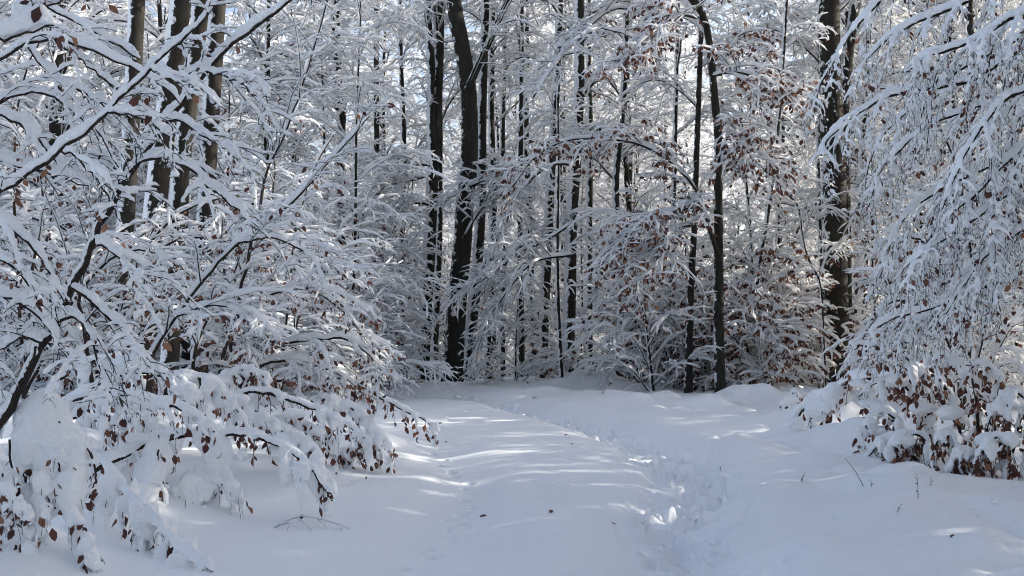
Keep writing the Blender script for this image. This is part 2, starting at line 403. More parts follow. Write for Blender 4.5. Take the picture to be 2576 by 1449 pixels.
def crown_levels(P0, R0, rng, levels, twig, snow, lv):
    """grow successive levels from P0; each level dict: spawn args + snow args (w,h,vert,S,prof) + leaf count"""
    P, R = P0, R0
    for L in levels:
        L = dict(L); sn = L.pop('snow', None); S = L.pop('S', 3); nl = L.pop('leaf', 0) * 1.5; ll = L.pop('LL', .065); prune = L.pop('prune', None)
        P, R = spawn(P, R, rng, **L)
        if prune is not None:
            k = prune(P); P, R = P[k], R[k]
        tubes(twig, P, R, S)
        if sn: snowcaps(snow, P, R, rng=rng, **sn)
        if nl: leaves(lv, P, nl, rng, ll, drop=.03)
    return P, R

def forest_tree(name, label, seed, H=18, r=.2, n1=34, L1=4.2, low=2.2, leafy=0, bark=BARK, tilt=(0, 0), up1=.5, droop1=.7, trunkP=None, dens=1.0, loc=(0, 0, 0), group=None, lean=None, snowk=1.3, m2=11, m3=10, arch=.1, t1=.98, limbs=(), cat='tree', crown_top=None, fine=False):
    rng = np.random.default_rng(seed)
    tr, tw, sn, lv = MB(), MB(), MB(), MB()
    K = 26
    if trunkP is None:
        z = np.linspace(-.6, H, K); ph = rng.uniform(0, 6, 4)
        x = tilt[0] * z / H + .18 * np.sin(z * .35 + ph[0]) * (z / H) + .05 * np.sin(z * .9 + ph[1]); y = tilt[1] * z / H + .18 * np.sin(z * .3 + ph[2]) * (z / H)
        P = np.stack([x, y, z], -1)[None] + np.asarray(loc, float); R = (r * (1 - .8 * np.clip(z / H, 0, 1)) * (1 + .35 * np.exp(-np.maximum(z, 0) / .35)))[None]
    else: P, R = trunkP
    tubes(tr, P, R, 14)
    for lp, lr in limbs: tubes(tr, lp, lr, 8)
    t0 = max(low, 0.02) / H if trunkP is None else low
    P1, R1 = spawn(P, R, rng, int(n1 * .62), L1, ang=62, t0=t0, t1=t1, K=11, droop=droop1 * .8, wob=.06, up=up1, rr=.42, rmin=.008, short=.5, spiral=True, lean=lean, lift=arch)
    tubes(tw, P1, R1, 5); snowcaps(sn, P1, R1, .022 * snowk, .05 * snowk, .25, rng, PROF5, .4)
    src = [(P1, R1)]
    for lp, lr in limbs:
        snowcaps(sn, lp, lr, (.014 * snowk), .045 * snowk, .1, rng, PROF6, .4); src.append((lp, lr))
    for k_, (Pa, Ra) in enumerate(src):
        lf = leafy
        lev = [dict(m=int(m2 * dens * .7) if k_ == 0 else int(m2 * 1.9), L=1.7, ang=44, t0=.1, K=8, droop=.3, wob=.11, rr=.45, rmin=.005, S=3, asp=22, usp=.3, jit=.45, snow=dict(w=.015 * snowk, h=.036 * snowk, vert=.5, lump=.6)),
               dict(m=int(m3 * dens * .67), L=.62, ang=46, t0=.06, K=5, droop=.2, wob=.14, rr=.45, rmin=.0034, S=3, asp=24, usp=.35, jit=.55, leaf=lf, LL=.11, snow=dict(w=.012 * snowk, h=.030 * snowk, vert=.6, lump=.7, gap=.08)),
               dict(m=2, L=.3, ang=50, t0=.1, K=3, droop=.1, wob=.16, rr=.5, rmin=.0024, S=3, asp=24, usp=.4, jit=.5, snow=dict(w=.010 * snowk, h=.022 * snowk, vert=.65, lump=.6))]
        if fine: lev.append(dict(m=4, L=.2, ang=45, t0=.15, K=3, droop=.3, wob=.12, rr=.6, rmin=.0028, S=3, leaf=lf * .4, snow=dict(w=.011 * snowk, h=.018 * snowk, vert=.35, lump=.6)))
        crown_levels(Pa, Ra, rng, lev, tw, sn, lv)
    return flora(name, label, cat, loc, {'trunk': (tr, bark), 'crown': (tw, TWIG), 'snow': (sn, SNOW), 'leaves': (lv, LEAF)}, group)

# ------------------------------------------------------------------ the wood behind
rf = random.Random(11)
protos = []
G_FAR = 'snow-laden beeches filling the depth of the wood'
specs = [dict(seed=1, H=19, r=.19, n1=40, L1=3.6, low=3.0), dict(seed=2, H=17, r=.15, n1=38, L1=3.3, low=2.0, leafy=0), dict(seed=3, H=20, r=.24, n1=42, L1=4.0, low=3.5, tilt=(.8, 0)),
         dict(seed=4, H=15, r=.10, n1=34, L1=2.8, low=1.2, tilt=(-.6, .2)), dict(seed=5, H=11, r=.07, n1=30, L1=2.3, low=.5), dict(seed=6, H=18, r=.17, n1=38, L1=3.6, low=2.4, tilt=(-.7, 0))]
small = [dict(seed=21, H=4.5, r=.035, n1=26, L1=1.5, low=.3, leafy=1.2, up1=.5, m2=7, m3=6), dict(seed=22, H=3.2, r=.03, n1=22, L1=1.2, low=.15, leafy=2.2, up1=.4, m2=7, m3=6), dict(seed=23, H=6, r=.045, n1=28, L1=1.7, low=.4, leafy=.0, m2=7, m3=6)]
SUNGAP = []
def zone(x, y): 
    s_ = x / max(y, 1)
    return 'left' if s_ < -.15 else ('right' if s_ > .15 else 'middle')
def far_label(small_, x, y):
    z_ = {'left': 'behind the leaning saplings on the left', 'middle': 'beyond the bend of the track', 'right': 'behind the leafy thicket on the right'}[zone(x, y)]
    d_ = 'nearer' if y < 45 else ('deeper' if y < 65 else 'farthest')
    return (f'low snow-bent beech sapling in the {d_} wood {z_}' if small_ else f'dark slender snow-laden beech in the {d_} wood {z_}')
used = {}
def place_far(pool, prefix, x, y, rot, sc, small_):
    i = rf.randrange(len(pool)); key = (prefix, i); lab = far_label(small_, x, y)
    grp = ('young beeches ' if small_ else 'beeches ') + lab.split(' in the ')[1]
    z = gz(x, y) - .05
    if key not in used:
        root = forest_tree('beech_sapling' if small_ else 'beech_tree', lab, cat='sapling' if small_ else 'tree', group=grp, bark=[BARK, BARK_PLAST, BARK_CLEAN][i % 3], **pool[i])
        root.location = (x, y, z); root.rotation_euler = (0, 0, rot); root.scale = (sc,) * 3; used[key] = root
        return root
    return dup(used[key], (x, y, z), rot, sc, lab, grp)
HERO_XY = []
def clear_of(x, y, d):
    return all((x - a) ** 2 + (y - b) ** 2 > d * d for a, b in HERO_XY)
# ------------------------------------------------------------------ the trees one can point to
def stem(pts, d, w0, w1, K=30):
    """trunk polyline through print positions at distance d; w = width on the print"""
    P = catmull([at(p[0], p[1], d) for p in pts], K)
    P[:, 1] += .15 * np.sin(np.linspace(0, 5, K))
    w = np.linspace(w0, w1, K) / F * d / 2; w[0] *= 1.25; w[1] *= 1.08
    return P[None], w[None]
def hero(name, label, seed, pts, w0, w1, d, low=.2, n1=30, L1=4.0, bark=BARK, group=None, **kw):
    kw.setdefault('lean', (0, .75, 0)); kw.setdefault('snowk', 1.2); n1 = int(n1 * (1 - low) * .95); kw.setdefault('t1', .95)
    if pts[-1][1] < -450: pts = pts[:-1] + [tuple(np.array(pts[-2]) + (np.array(pts[-1]) - np.array(pts[-2])) * (-450 - pts[-2][1]) / (pts[-1][1] - pts[-2][1]))]
    P, R = stem(pts, d, w0, w1); b = P[0, 0].copy(); b[2] = gz(b[0], b[1]); HERO_XY.append((b[0], b[1]))
    P[0, 0, 2] = min(P[0, 0, 2], b[2] - .3)
    return forest_tree(name, label, seed, trunkP=(P, R), low=low, n1=n1, L1=L1, bark=bark, group=group, loc=tuple(b), **kw)
def lim(pts, d, w0, w1, K=18):
    P = catmull([at(p[0], p[1], p[2] if len(p) > 2 else d) for p in pts], K)
    return P[None], (np.linspace(w0, w1, K) / F * d / 2)[None]

hero('beech_tree', 'thin dark beech trunk with snow flecks, leftmost of the four trunks behind the saplings', 101, [(296, 1060), (303, 700), (318, 430), (338, 130), (354, -120), (385, -900)], 46, 38, 22, low=.74, bark=BARK)
hero('beech_tree', 'leaning beech trunk with a broad white strip of plastered snow down its left side', 102, [(350, 1070), (368, 700), (392, 450), (440, 120), (475, -120), (560, -900)], 62, 48, 20.5, low=.74, bark=BARK_PLAST)
hero('beech_tree', 'mottled snow-flecked beech trunk right behind the plastered leaning one', 103, [(420, 1060), (432, 700), (446, 460), (490, 140), (525, -120), (620, -900)], 48, 40, 21.6, low=0.76, bark=BARK)
hero('beech_tree', 'straight black beech trunk, rightmost of the four trunks behind the saplings', 104, [(496, 1060), (505, 700), (518, 430), (540, 130), (556, -120), (585, -900)], 46, 40, 23, low=.74, bark=BARK)
hero('beech_tree', 'slim beech trunk broken up by snow, standing where the leafy boughs end', 105, [(868, 1000), (860, 800), (854, 600), (851, 400), (858, 300), (846, 150), (843, -100), (850, -800)], 26, 20, 31, low=0.5, n1=34, L1=3.6, bark=BARK, limbs=[lim([(856, 205), (800, 175), (730, 145), (670, 120), (640, 105)], 31, 14, 5), lim([(852, 275), (820, 250), (790, 232), (745, 222), (700, 220)], 31, 12, 4)])
hero('beech_tree', 'two-stemmed beech at the left edge of the group by the trail marker', 106, [(1058, 985), (1066, 850), (1078, 640), (1088, 420), (1100, 200), (1104, 60), (1100, -150), (1120, -800)], 36, 22, 33, low=0.5, n1=34, L1=3.8, bark=BARK_PLAST,
     limbs=[lim([(1090, 400), (1084, 300), (1086, 180), (1078, 60), (1070, -100), (1050, -500)], 32.8, 22, 10), lim([(1086, 415), (1050, 412), (1000, 405), (940, 410)], 32.6, 9, 4), lim([(1092, 520), (1060, 510), (1010, 520), (960, 560)], 32.5, 9, 4), lim([(1085, 440), (1030, 455), (970, 470), (930, 500)], 32.5, 8, 4)])
trunk_G = hero('beech_tree', 'thick beech trunk with the small round trail marker nailed to it', 107, [(1134, 990), (1138, 960), (1144, 850), (1152, 725), (1164, 600), (1169, 500), (1179, 425), (1181, 275), (1174, 190), (1159, 100), (1144, 20), (1135, -120), (1120, -800)], 52, 32, 31.6, low=0.62, n1=30, L1=4.2, bark=BARK_CLEAN,
     limbs=[lim([(1166, 600), (1200, 540), (1250, 470), (1200, 465), (1130, 500)], 31, 8, 4), lim([(1174, 230), (1210, 150), (1250, 60), (1290, -40), (1320, -200)], 31.4, 20, 10), lim([(1176, 470), (1230, 455), (1290, 490), (1330, 560)], 30.8, 9, 4)])
hero('beech_tree', 'beech trunk standing close against the right side of the marked trunk', 108, [(1178, 990), (1176, 960), (1182, 850), (1196, 720), (1210, 500), (1212, 300), (1220, 50), (1240, -700)], 32, 14, 33.4, low=0.6, n1=30, L1=3.6, bark=BARK)
hero('beech_tree', 'slim dark beech between the marked trunk and the plastered trunk', 109, [(1224, 985), (1228, 900), (1232, 740), (1240, 500), (1236, 200), (1250, -500)], 22, 10, 36, low=0.45, n1=30, L1=3.4)
hero('beech_tree', 'dark beech trunk with ragged plastered snow along its left edge', 110, [(1362, 985), (1364, 900), (1370, 760), (1378, 600), (1388, 400), (1400, 200), (1410, -100), (1420, -700)], 28, 14, 33, low=0.5, n1=34, L1=3.8, bark=BARK_PLAST)
hero('beech_tree', 'thin pole-like beech between two thicker trunks by the snow mound', 111, [(1414, 985), (1410, 900), (1404, 760), (1402, 600), (1404, 400), (1400, 200)], 12, 5, 30, low=.4, n1=20, L1=1.8)
hero('beech_tree', 'thick beech with plastered snow and long hanging boughs beside the snow mound', 112, [(1424, 985), (1428, 900), (1434, 740), (1438, 560), (1450, 380), (1458, 200), (1456, 60), (1460, -150), (1470, -800)], 34, 20, 32, low=0.5, n1=40, L1=4.6, bark=BARK_PLAST,
     limbs=[lim([(1456, 110, 31.5), (1480, 90, 30), (1500, 70, 29), (1440, 110, 28), (1390, 170, 27), (1340, 245, 26.5)], 29, 16, 6), lim([(1446, 420), (1410, 410), (1360, 430), (1310, 480), (1270, 560), (1200, 700)], 29, 10, 4), lim([(1440, 560), (1380, 600), (1300, 640), (1220, 700), (1150, 740)], 28.5, 9, 4), lim([(1440, 640), (1340, 660), (1270, 740), (1230, 800), (1200, 880)], 28.5, 9, 4)])
hero('beech_tree', 'leaning dark beech half hidden by white hanging twigs right of the snow mound', 113, [(1552, 985), (1556, 880), (1562, 740), (1556, 600), (1550, 450), (1570, 200), (1580, -300)], 22, 12, 34, low=0.4, n1=34, L1=3.6, bark=BARK)
hero('beech_tree', 'slender straight beech just left of the beech with the arched limb', 114, [(1732, 1010), (1734, 900), (1738, 760), (1747, 600), (1752, 450), (1760, 200), (1770, -200), (1790, -700)], 20, 9, 27.2, low=0.45, n1=34, L1=3.2, bark=BARK_CLEAN)
hero('beech_tree', 'bare-stemmed beech with an arched snow-topped limb reaching over the track', 115, [(1812, 1015), (1812, 960), (1810, 850), (1811, 725), (1810, 575), (1809, 500), (1808, 350), (1798, 250), (1788, 150), (1776, 70), (1760, 30), (1700, -40), (1600, -160)], 28, 14, 26.4, low=0.6, n1=20, L1=3.0, bark=BARK_CLEAN, leafy=3.5,
     limbs=[lim([(1806, 640), (1790, 590), (1783, 565), (1768, 520), (1748, 470), (1708, 425), (1663, 390), (1628, 370), (1578, 355), (1478, 348), (1408, 358), (1340, 400), (1290, 470)], 26.2, 13, 4, 26), lim([(1766, 520, 26), (1718, 525, 25.7), (1638, 555, 25.4), (1588, 580, 25.2), (1548, 630, 25)], 26, 9, 4), lim([(1783, 570, 26), (1718, 568, 25.6), (1678, 600, 25.3), (1638, 650, 25), (1600, 720, 25)], 26, 9, 4),
            lim([(1755, 45, 26.3), (1713, 38, 25.8), (1680, 60, 25.5), (1630, 90, 25), (1560, 160, 24.6)], 26, 9, 4), lim([(1796, 190, 26), (1850, 180, 25.5), (1920, 200, 25.2), (1980, 240, 25)], 26, 9, 4), lim([(1806, 300, 26.3), (1840, 310, 25.8), (1880, 360, 25.5), (1900, 420, 25)], 26, 8, 3)])
hero('beech_tree', 'massive smooth double-stemmed beech, the widest trunk beside the leafy bushes', 116, [(2108, 1010), (2108, 960), (2106, 850), (2104, 725), (2103, 600), (2102, 450), (2096, 330), (2090, 200), (2084, 60), (2080, -100), (2070, -800)], 68, 50, 30.4, low=0.55, n1=30, L1=4.6, bark=BARK_CLEAN,
     limbs=[lim([(2126, 1000), (2128, 850), (2126, 700), (2124, 500), (2120, 350), (2128, 180), (2150, 20), (2180, -200), (2200, -700)], 30.7, 36, 20)])
hero('beech_tree', 'thin black trunk with short snowy stubs just left of the massive smooth beech', 117, [(2062, 1010), (2064, 950), (2066, 870), (2069, 740), (2066, 600), (2060, 400), (2064, 200), (2070, -300)], 13, 7, 32.5, low=0.5, n1=28, L1=2.6, bark=BARK)
hero('beech_sapling', 'curved bare sapling bowing left in front of the black trunk and massive beech', 118, [(2078, 1010), (2074, 850), (2067, 720), (2032, 645), (2017, 590), (2005, 520), (1972, 485), (1932, 440), (1880, 400)], 9, 4, 28.5, low=.35, n1=16, L1=1.8, leafy=.2, cat='sapling', snowk=1.1)
hero('beech_tree', 'slanting snow-backed beech stem rising from the leafy saplings', 119, [(1858, 1010), (1868, 950), (1884, 860), (1896, 780), (1915, 640), (1930, 560), (1950, 400), (1965, 200), (1985, -200)], 15, 8, 29.5, low=0.5, n1=28, L1=2.8, leafy=.3, bark=BARK_PLAST)
hero('beech_tree', 'tall beech whose clean trunk shows only above the heavy snowy boughs', 120, [(2470, 1010), (2460, 600), (2450, 300), (2440, 60), (2434, -80), (2425, -800)], 22, 13, 27, low=0.6, n1=30, L1=3.6, bark=BARK_CLEAN)

for i_, (u_, d_, w_, lab_) in enumerate([(1092, 36, 20, 'dark beech stem just right of the two-stemmed beech, deeper in the wood'), (1262, 38, 18, 'narrow beech stem right of the slim dark beech behind the marked trunk'), (1312, 35, 16, 'narrow dark stem left of the ragged plastered trunk'), (1340, 40, 24, 'dark trunk showing close behind the ragged plastered trunk'),
                                        (1482, 37, 20, 'dark stem right of the thick beech with hanging boughs, behind the snow mound'), (1590, 38, 18, 'dark stem right of the leaning beech behind the white weeping sapling'), (1690, 36, 16, 'narrow stem left of the slender straight beech, back in the leafy brush'), (1008, 37, 18, 'lone dark stem at the left rim of the clearing'), (945, 39, 20, 'dark stem behind the weeping saplings left of the clearing rim'), (2168, 34, 26, 'dark trunk right behind the massive smooth beech')]):
    b_ = random.Random(500 + i_); l_ = b_.uniform(-25, 25)
    hero('beech_tree', lab_, 500 + i_, [(u_, 985), (u_ + l_ * .1, 850), (u_ + l_ * .4 + b_.uniform(-6, 6), 600), (u_ + l_ * .8 + b_.uniform(-8, 8), 350), (u_ + l_, 100), (u_ + l_ * 1.4, -300)], w_, w_ * .5, d_, low=.4, n1=26, L1=3.0, bark=[BARK_PLAST, BARK, BARK_CLEAN][i_ % 3])
# leafy young beeches around the feet of the trunks
G_LEAFY = None
def leafy_sapling(label, seed, u, v, hpx, d=None, leafy=2.2, n1=26, L1=1.3, sk=1.3, **kw):
    p = on_ground(u, v) if d is None else at(u, v, d); x, y = p[0], p[1]; H = hpx / F * y
    rng = np.random.default_rng(seed)
    return forest_tree('beech_sapling', label, seed, H=H, r=.022 + .006 * H, n1=int(n1 * .85), L1=L1, low=.15, leafy=leafy, up1=.45, m2=6, m3=6, snowk=sk * 1.1, loc=(x, y, gz(x, y) - .05), tilt=(rng.uniform(-.5, .5), rng.uniform(-.3, .3)), bark=BARK, cat='sapling', droop1=.65, **kw)
leafy_sapling('dense rust-leaved sapling between the bare-stemmed beech and the slanting stem', 201, 1880, 998, 330, d=29.5, leafy=5, n1=34, L1=1.35)
leafy_sapling('rust-leaved sapling hugging the foot of the bare-stemmed beech', 202, 1772, 1000, 250, d=29, leafy=4.5, n1=28, L1=1.0)
leafy_sapling('low leafy sapling left of the slender straight beech', 203, 1670, 996, 210, d=29, leafy=4, n1=26, L1=1.1)
leafy_sapling('snow-bent leafy sapling between the slanting stem and the black trunk', 204, 1965, 992, 260, d=30, leafy=3.2, n1=34, L1=1.6, sk=1.7)
leafy_sapling('short leafy sapling under the curved bare sapling', 205, 2035, 990, 170, d=31.5, leafy=4, n1=24, L1=.8, sk=1.6)
leafy_sapling('white weeping sapling behind the snow mound', 206, 1610, 985, 300, d=30, leafy=.4, n1=40, L1=1.7, sk=1.3)
leafy_sapling('little snow-capped sapling poking out of the snow mound', 207, 1436, 968, 70, leafy=2.0, n1=12, L1=.4, sk=1.8)
leafy_sapling('weeping white sapling at the left rim of the clearing', 208, 960, 966, 420, leafy=.3, n1=44, L1=1.8, sk=1.2)
leafy_sapling('leaf-flecked sapling left of the clearing rim under the slim broken trunk', 209, 915, 975, 330, leafy=1.6, n1=36, L1=1.6, sk=1.2)
leafy_sapling('white weeping sapling at the foot of the marked trunk group', 210, 1300, 972, 280, leafy=.2, n1=26, L1=1.1, sk=1.0)
leafy_sapling('small leafy sapling left of the slanting stem in the clearing', 211, 1915, 990, 190, leafy=4.5, n1=26, L1=1.1, sk=1.5)

leafy_sapling('tall white weeping sapling leaning into the clearing beside the left rim', 212, 840, 985, 430, d=25, leafy=.3, n1=40, L1=1.6, sk=1.2)
leafy_sapling('snowy weeping sapling between the left rim and the two-stemmed beech', 213, 985, 975, 330, d=31, leafy=.2, n1=36, L1=1.2, sk=1.2)
leafy_sapling('broad white weeping sapling hanging over the right end of the snow mound', 214, 1640, 990, 420, d=27.5, leafy=.5, n1=40, L1=1.9, sk=1.2)

# ------------------------------------------------------------------ the depth of the wood, in rows
def in_gap(x, y, z=8):
    """leave the corridor free through which the low sun reaches the clearing"""
    for (tx, ty, w) in SUNGAP:
        dx, dy = x - tx, y - ty; t = dx * sin(SUN_AZ) + dy * cos(SUN_AZ); o = abs(dx * cos(SUN_AZ) - dy * sin(SUN_AZ))
        if 3 < t < 45 and o < w: return True
    return False
def row(y0, y1, n, pool, prefix, mind, sc, small_):
    c = 0; t = 0
    while c < n and t < n * 30:
        t += 1; y = rf.uniform(y0, y1); hw = .5 * y * .92 + 2; x = rf.uniform(-hw, hw)
        if not clear_of(x, y, mind) or in_gap(x, y): continue
        HERO_XY.append((x, y)); place_far(pool, prefix, x, y, rf.uniform(0, 6.28), rf.uniform(*sc), small_); c += 1
SUNGAP += [(-1.8, 29, 1.2), (2.2, 28, 1.2), (.3, 28, 1.6)]
row(34, 46, 21, specs, 'big', 1.6, (.72, .95), False)
row(46, 64, 32, specs, 'big', 1.8, (.9, 1.15), False)
row(64, 100, 58, specs, 'big', 1.8, (1.15, 1.5), False)
row(33.5, 46, 30, small, 'low', .9, (.8, 1.3), True)
row(46, 66, 34, small, 'low', .9, (1.0, 1.6), True)
# flanks nearer than the crest: left block 14..32 m, right block 18..32 m
def flank(n, x0, x1, y0, y1, pool, prefix, mind, sc, small_):
    c = 0; t = 0
    while c < n and t < n * 40:
        t += 1; y = rf.uniform(y0, y1); s_ = rf.uniform(x0, x1); x = s_ * y
        if not clear_of(x, y, mind) or in_gap(x, y): continue
        HERO_XY.append((x, y)); place_far(pool, prefix, x, y, rf.uniform(0, 6.28), rf.uniform(*sc), small_); c += 1
flank(12, -.55, -.13, 25, 34, specs[1:], 'big', 1.6, (.8, 1.0), False)
flank(14, -.52, -.17, 24, 33, small, 'low', 1.1, (.8, 1.3), True)
flank(7, .36, .55, 28, 34, specs[1:], 'big', 1.6, (.8, 1.0), False)
flank(10, .36, .52, 20, 33, small, 'low', 1.1, (.8, 1.2), True)

# beeches added around the viewpoint, mostly out of frame, to shade the near snow
G_SHADE_BACK = 'added out-of-frame beeches shading the near snow'
for (x, y, i) in [(-6, -3, 0), (-10, 3, 2), (-5.5, -11, 5), (4.2, -6, 0), (6.5, -1, 2), (9.5, 5, 5), (-12, -8, 0), (0.2, -8, 2), (-2.6, -5, 1), (8.5, 9, 1), (-7.5, 5, 1), (-9, 13, 0), (-12, 16, 2), (-11, 8, 5), (-8.5, 0, 2), (12, 12, 2), (3.6, -2.5, 0), (-4.6, .5, 5), (1.5, -5, 2), (6, 3, 0), (8, 13, 2)]:
    r_ = place_far(specs, 'big', x, y, rf.uniform(0, 6.28), rf.uniform(.75, .95), False)
    r_['label'] = 'tall snow-laden beech added out of frame to shade the near snow'; r_['group'] = G_SHADE_BACK
for (x, y, i) in [(10, 31.5, 0), (13, 38, 0), (15.5, 44, 0), (12, 34, 0), (11.5, 28.5, 0), (14, 33, 0), (16.5, 38, 0), (10.6, 37, 0), (9.6, 40.5, 0), (12, 44, 0), (13.6, 48, 0), (14.8, 52, 0), (17, 47, 0), (12.2, 40.5, 0), (15.4, 41, 0)]: place_far(specs, 'big', x, y, rf.uniform(0, 6.28), .95, False)
# far trees closing the view where the low sun comes through
for (u, y) in [(1640, 62), (1690, 66), (1720, 58), (1670, 54), (1600, 68), (1750, 64), (1790, 70), (1655, 73), (1705, 79), (1735, 100), (1630, 88), (1610, 78), (1660, 84), (1700, 72), (1735, 90), (1770, 80), (1645, 96), (1690, 104), (1580, 92), (1550, 74), (1500, 88), (1820, 95), (1130, 82), (1040, 90), (1240, 86)]:
    place_far(specs, 'big', (u - 1288) / F * y, y, rf.uniform(0, 6.28), 1, False)
# unseen beeches added right of the frame to keep low sun off the track
G_SHADE_SIDE = 'added out-of-frame beeches shading the track from the sun'
def side(n, y0, y1, d0, d1, sc):
    c = 0; t = 0
    while c < n and t < n * 60:
        t += 1; y = rf.uniform(y0, y1); x = max(.5 * y + 1.5, 9.5) + rf.uniform(d0, d1)
        if not clear_of(x, y, 1.9): continue
        HERO_XY.append((x, y)); r_ = place_far(specs, 'big', x, y, rf.uniform(0, 6.28), 1, False)
        s_ = sc * rf.uniform(.85, 1.1); r_.scale = (s_,) * 3
        r_['label'] = 'snow-laden beech added right of the view to shade the track from the sun'; r_['group'] = G_SHADE_SIDE; c += 1
side(44, -8, 30, 0, 15, 1.0)
side(6, 31, 46, 0, 12, .85)
side(16, -6, 13, 0, 13, 1.1)
# ------------------------------------------------------------------ near growth: boughs, saplings and bushes
def puffed(mb, voxel, name, loc, mat=None, it=5, fac=.5):
    """merge overlapping lumps of snow into one soft pillow surface"""
    me = mb.mesh(name, mat or SNOW_NEAR, loc)
    o = bpy.data.objects.new('tmp', me); COL.objects.link(o)
    r = o.modifiers.new('r', 'REMESH'); r.mode = 'VOXEL'; r.voxel_size = voxel; r.use_smooth_shade = True
    s_ = o.modifiers.new('s', 'SMOOTH'); s_.factor = fac; s_.iterations = it
    dg = bpy.context.evaluated_depsgraph_get(); out = bpy.data.meshes.new_from_object(o.evaluated_get(dg), depsgraph=dg)
    bpy.data.objects.remove(o); out.name = name
    if not out.materials: out.materials.append(mat or SNOW_NEAR)
    n = len(out.vertices); co = np.empty(n * 3, np.float32); no = np.empty(n * 3, np.float32); out.vertices.foreach_get('co', co); out.vertices.foreach_get('normal', no)
    co = co.reshape(-1, 3); no = no.reshape(-1, 3); x, y, z = co.T * 1.0
    d = .006 * noise2(x * 22 + z * 13, z * 21 - y * 17, 3) + .004 * noise2(x * 55 - y * 31, z * 52 + y * 20, 7)
    out.vertices.foreach_set('co', (co + no * d[:, None] * min(1.0, voxel / .01)).astype(np.float32).ravel()); out.update()
    out.polygons.foreach_set('use_smooth', np.ones(len(out.polygons), bool))
    return out
def blob(mb, c, r, rng, sq=(1, 1, 1)):
    if r < .175: r = r * .68; sq = (sq[0] * 1.35, sq[1] * 1.2, sq[2] * .72)
    c = c - np.array([0, 0, r * .25])
    """lumpy ball of snow"""
    n, k = 9, 12; th = np.linspace(.05, pi - .05, n); ph = np.arange(k) / k * 2 * pi
    V = np.stack([np.sin(th)[:, None] * np.cos(ph), np.sin(th)[:, None] * np.sin(ph), np.cos(th)[:, None] * np.ones(k)], -1)
    V = V * (1 + .10 * np.sin(V[..., :1] * 4 + rng.uniform(0, 6)) + .08 * np.sin(V[..., 1:2] * 5 + rng.uniform(0, 6))) * np.asarray(sq) * r + c
    mb.add(V.reshape(1, n, k, 3), ring_faces(1, n, k))
def near(name, label, cat, seed, limbs, lev, sk=(.02, .05), puff=None, loc=None, extra=None, leafL=.065, group=None, bark=TWIG, drapes=None, lsnow=.15, it=4, lk=1.0):
    """limbs: list of (P, R); lev: levels grown from every limb; drapes: (m, L, w) heavy snow hanging down from the limbs on leafy shoots"""
    rng = np.random.default_rng(seed)
    st, tw, sn, lv = MB(), MB(), MB(), MB()
    if loc is None:
        p = limbs[0][0][0, 0]; loc = (p[0], p[1], p[2])
    for P, R in limbs:
        P = P + rng.normal(0, .006, P.shape)
        tubes(st, P, R, 8); snowcaps(sn, P, R, sk[0] * .8, sk[1] * .9, lsnow, rng, PROF6, .35, low=-.14)
        crown_levels(P, R, rng, lev, tw, sn, lv)
        if drapes:
            m, L, w, nl = drapes
            Q, RQ = spawn(P, R, rng, m, L, ang=62, t0=.06, t1=.99, K=7, droop=2.6, wob=.16, up=-.25, rr=.4, rmin=.0025, short=.2, jit=.5)
            tubes(tw, Q, RQ, 4)
            k = rng.random(len(Q)) < .8
            snowcaps(sn, Q[k], RQ[k], w * (.95 + .45 * (lk < 1)), w * (1.6 + .5 * (lk < 1)), .85, rng, PROF8, .7, low=.25, taper=(1.5, .35))
            leaves(lv, Q, nl * 2.6 * lk, rng, leafL * 1.1, hang=1.1, t0=.15, drop=.045); leaves(lv, P, 24 * lk, rng, leafL * 1.1, hang=1.1, t0=.1, drop=.06)
    if extra: extra(st, tw, sn, lv, rng)
    root = thing(name, label, cat, loc, group)
    for nm, mb, mt in (('stem', st, bark), ('twigs', tw, TWIG), ('leaves', lv, LEAF)):
        me = mb.mesh(nm, mt, loc)
        if me: link(nm, me, root)
    link('snow', puffed(sn, puff, 'snow', loc, it=it) if puff else sn.mesh('snow', SNOW, loc), root)
    return root
L_ = lim
# levels for bare, planar beech twigs seen from close by
def lv_fine(m1=10, l1=.8, m2=7, l2=.3, leaf=.12, w=.018, h=.036, dr=.6, ang=50):
    w *= .55; h *= .72; m1 = int(m1 * .62)
    return [dict(m=m1, L=l1 * 1.1, ang=ang, t0=.06, K=9, droop=dr * .5, wob=.07, asp=14, usp=.18, jit=.4, rr=.5, rmin=.0045, up=.1, S=5, snow=dict(w=w, h=h, vert=.22, lump=.65, prof=PROF6)),
            dict(m=int(m2 * 1.3), L=l2 * .95, ang=44, t0=.1, K=6, droop=dr * .3, wob=.12, asp=18, usp=.25, jit=.5, rr=.5, rmin=.0034, S=4, leaf=leaf, snow=dict(w=w * .8, h=h * .78, vert=.22, lump=.7, gap=.07, prof=PROF6)),
            dict(m=3, L=l2 * .4, ang=45, t0=.2, K=4, droop=.1, wob=.08, rr=.6, rmin=.002, S=3, leaf=leaf * .3, snow=dict(w=w * .5, h=h * .45, vert=.15, lump=.5, gap=.35))]

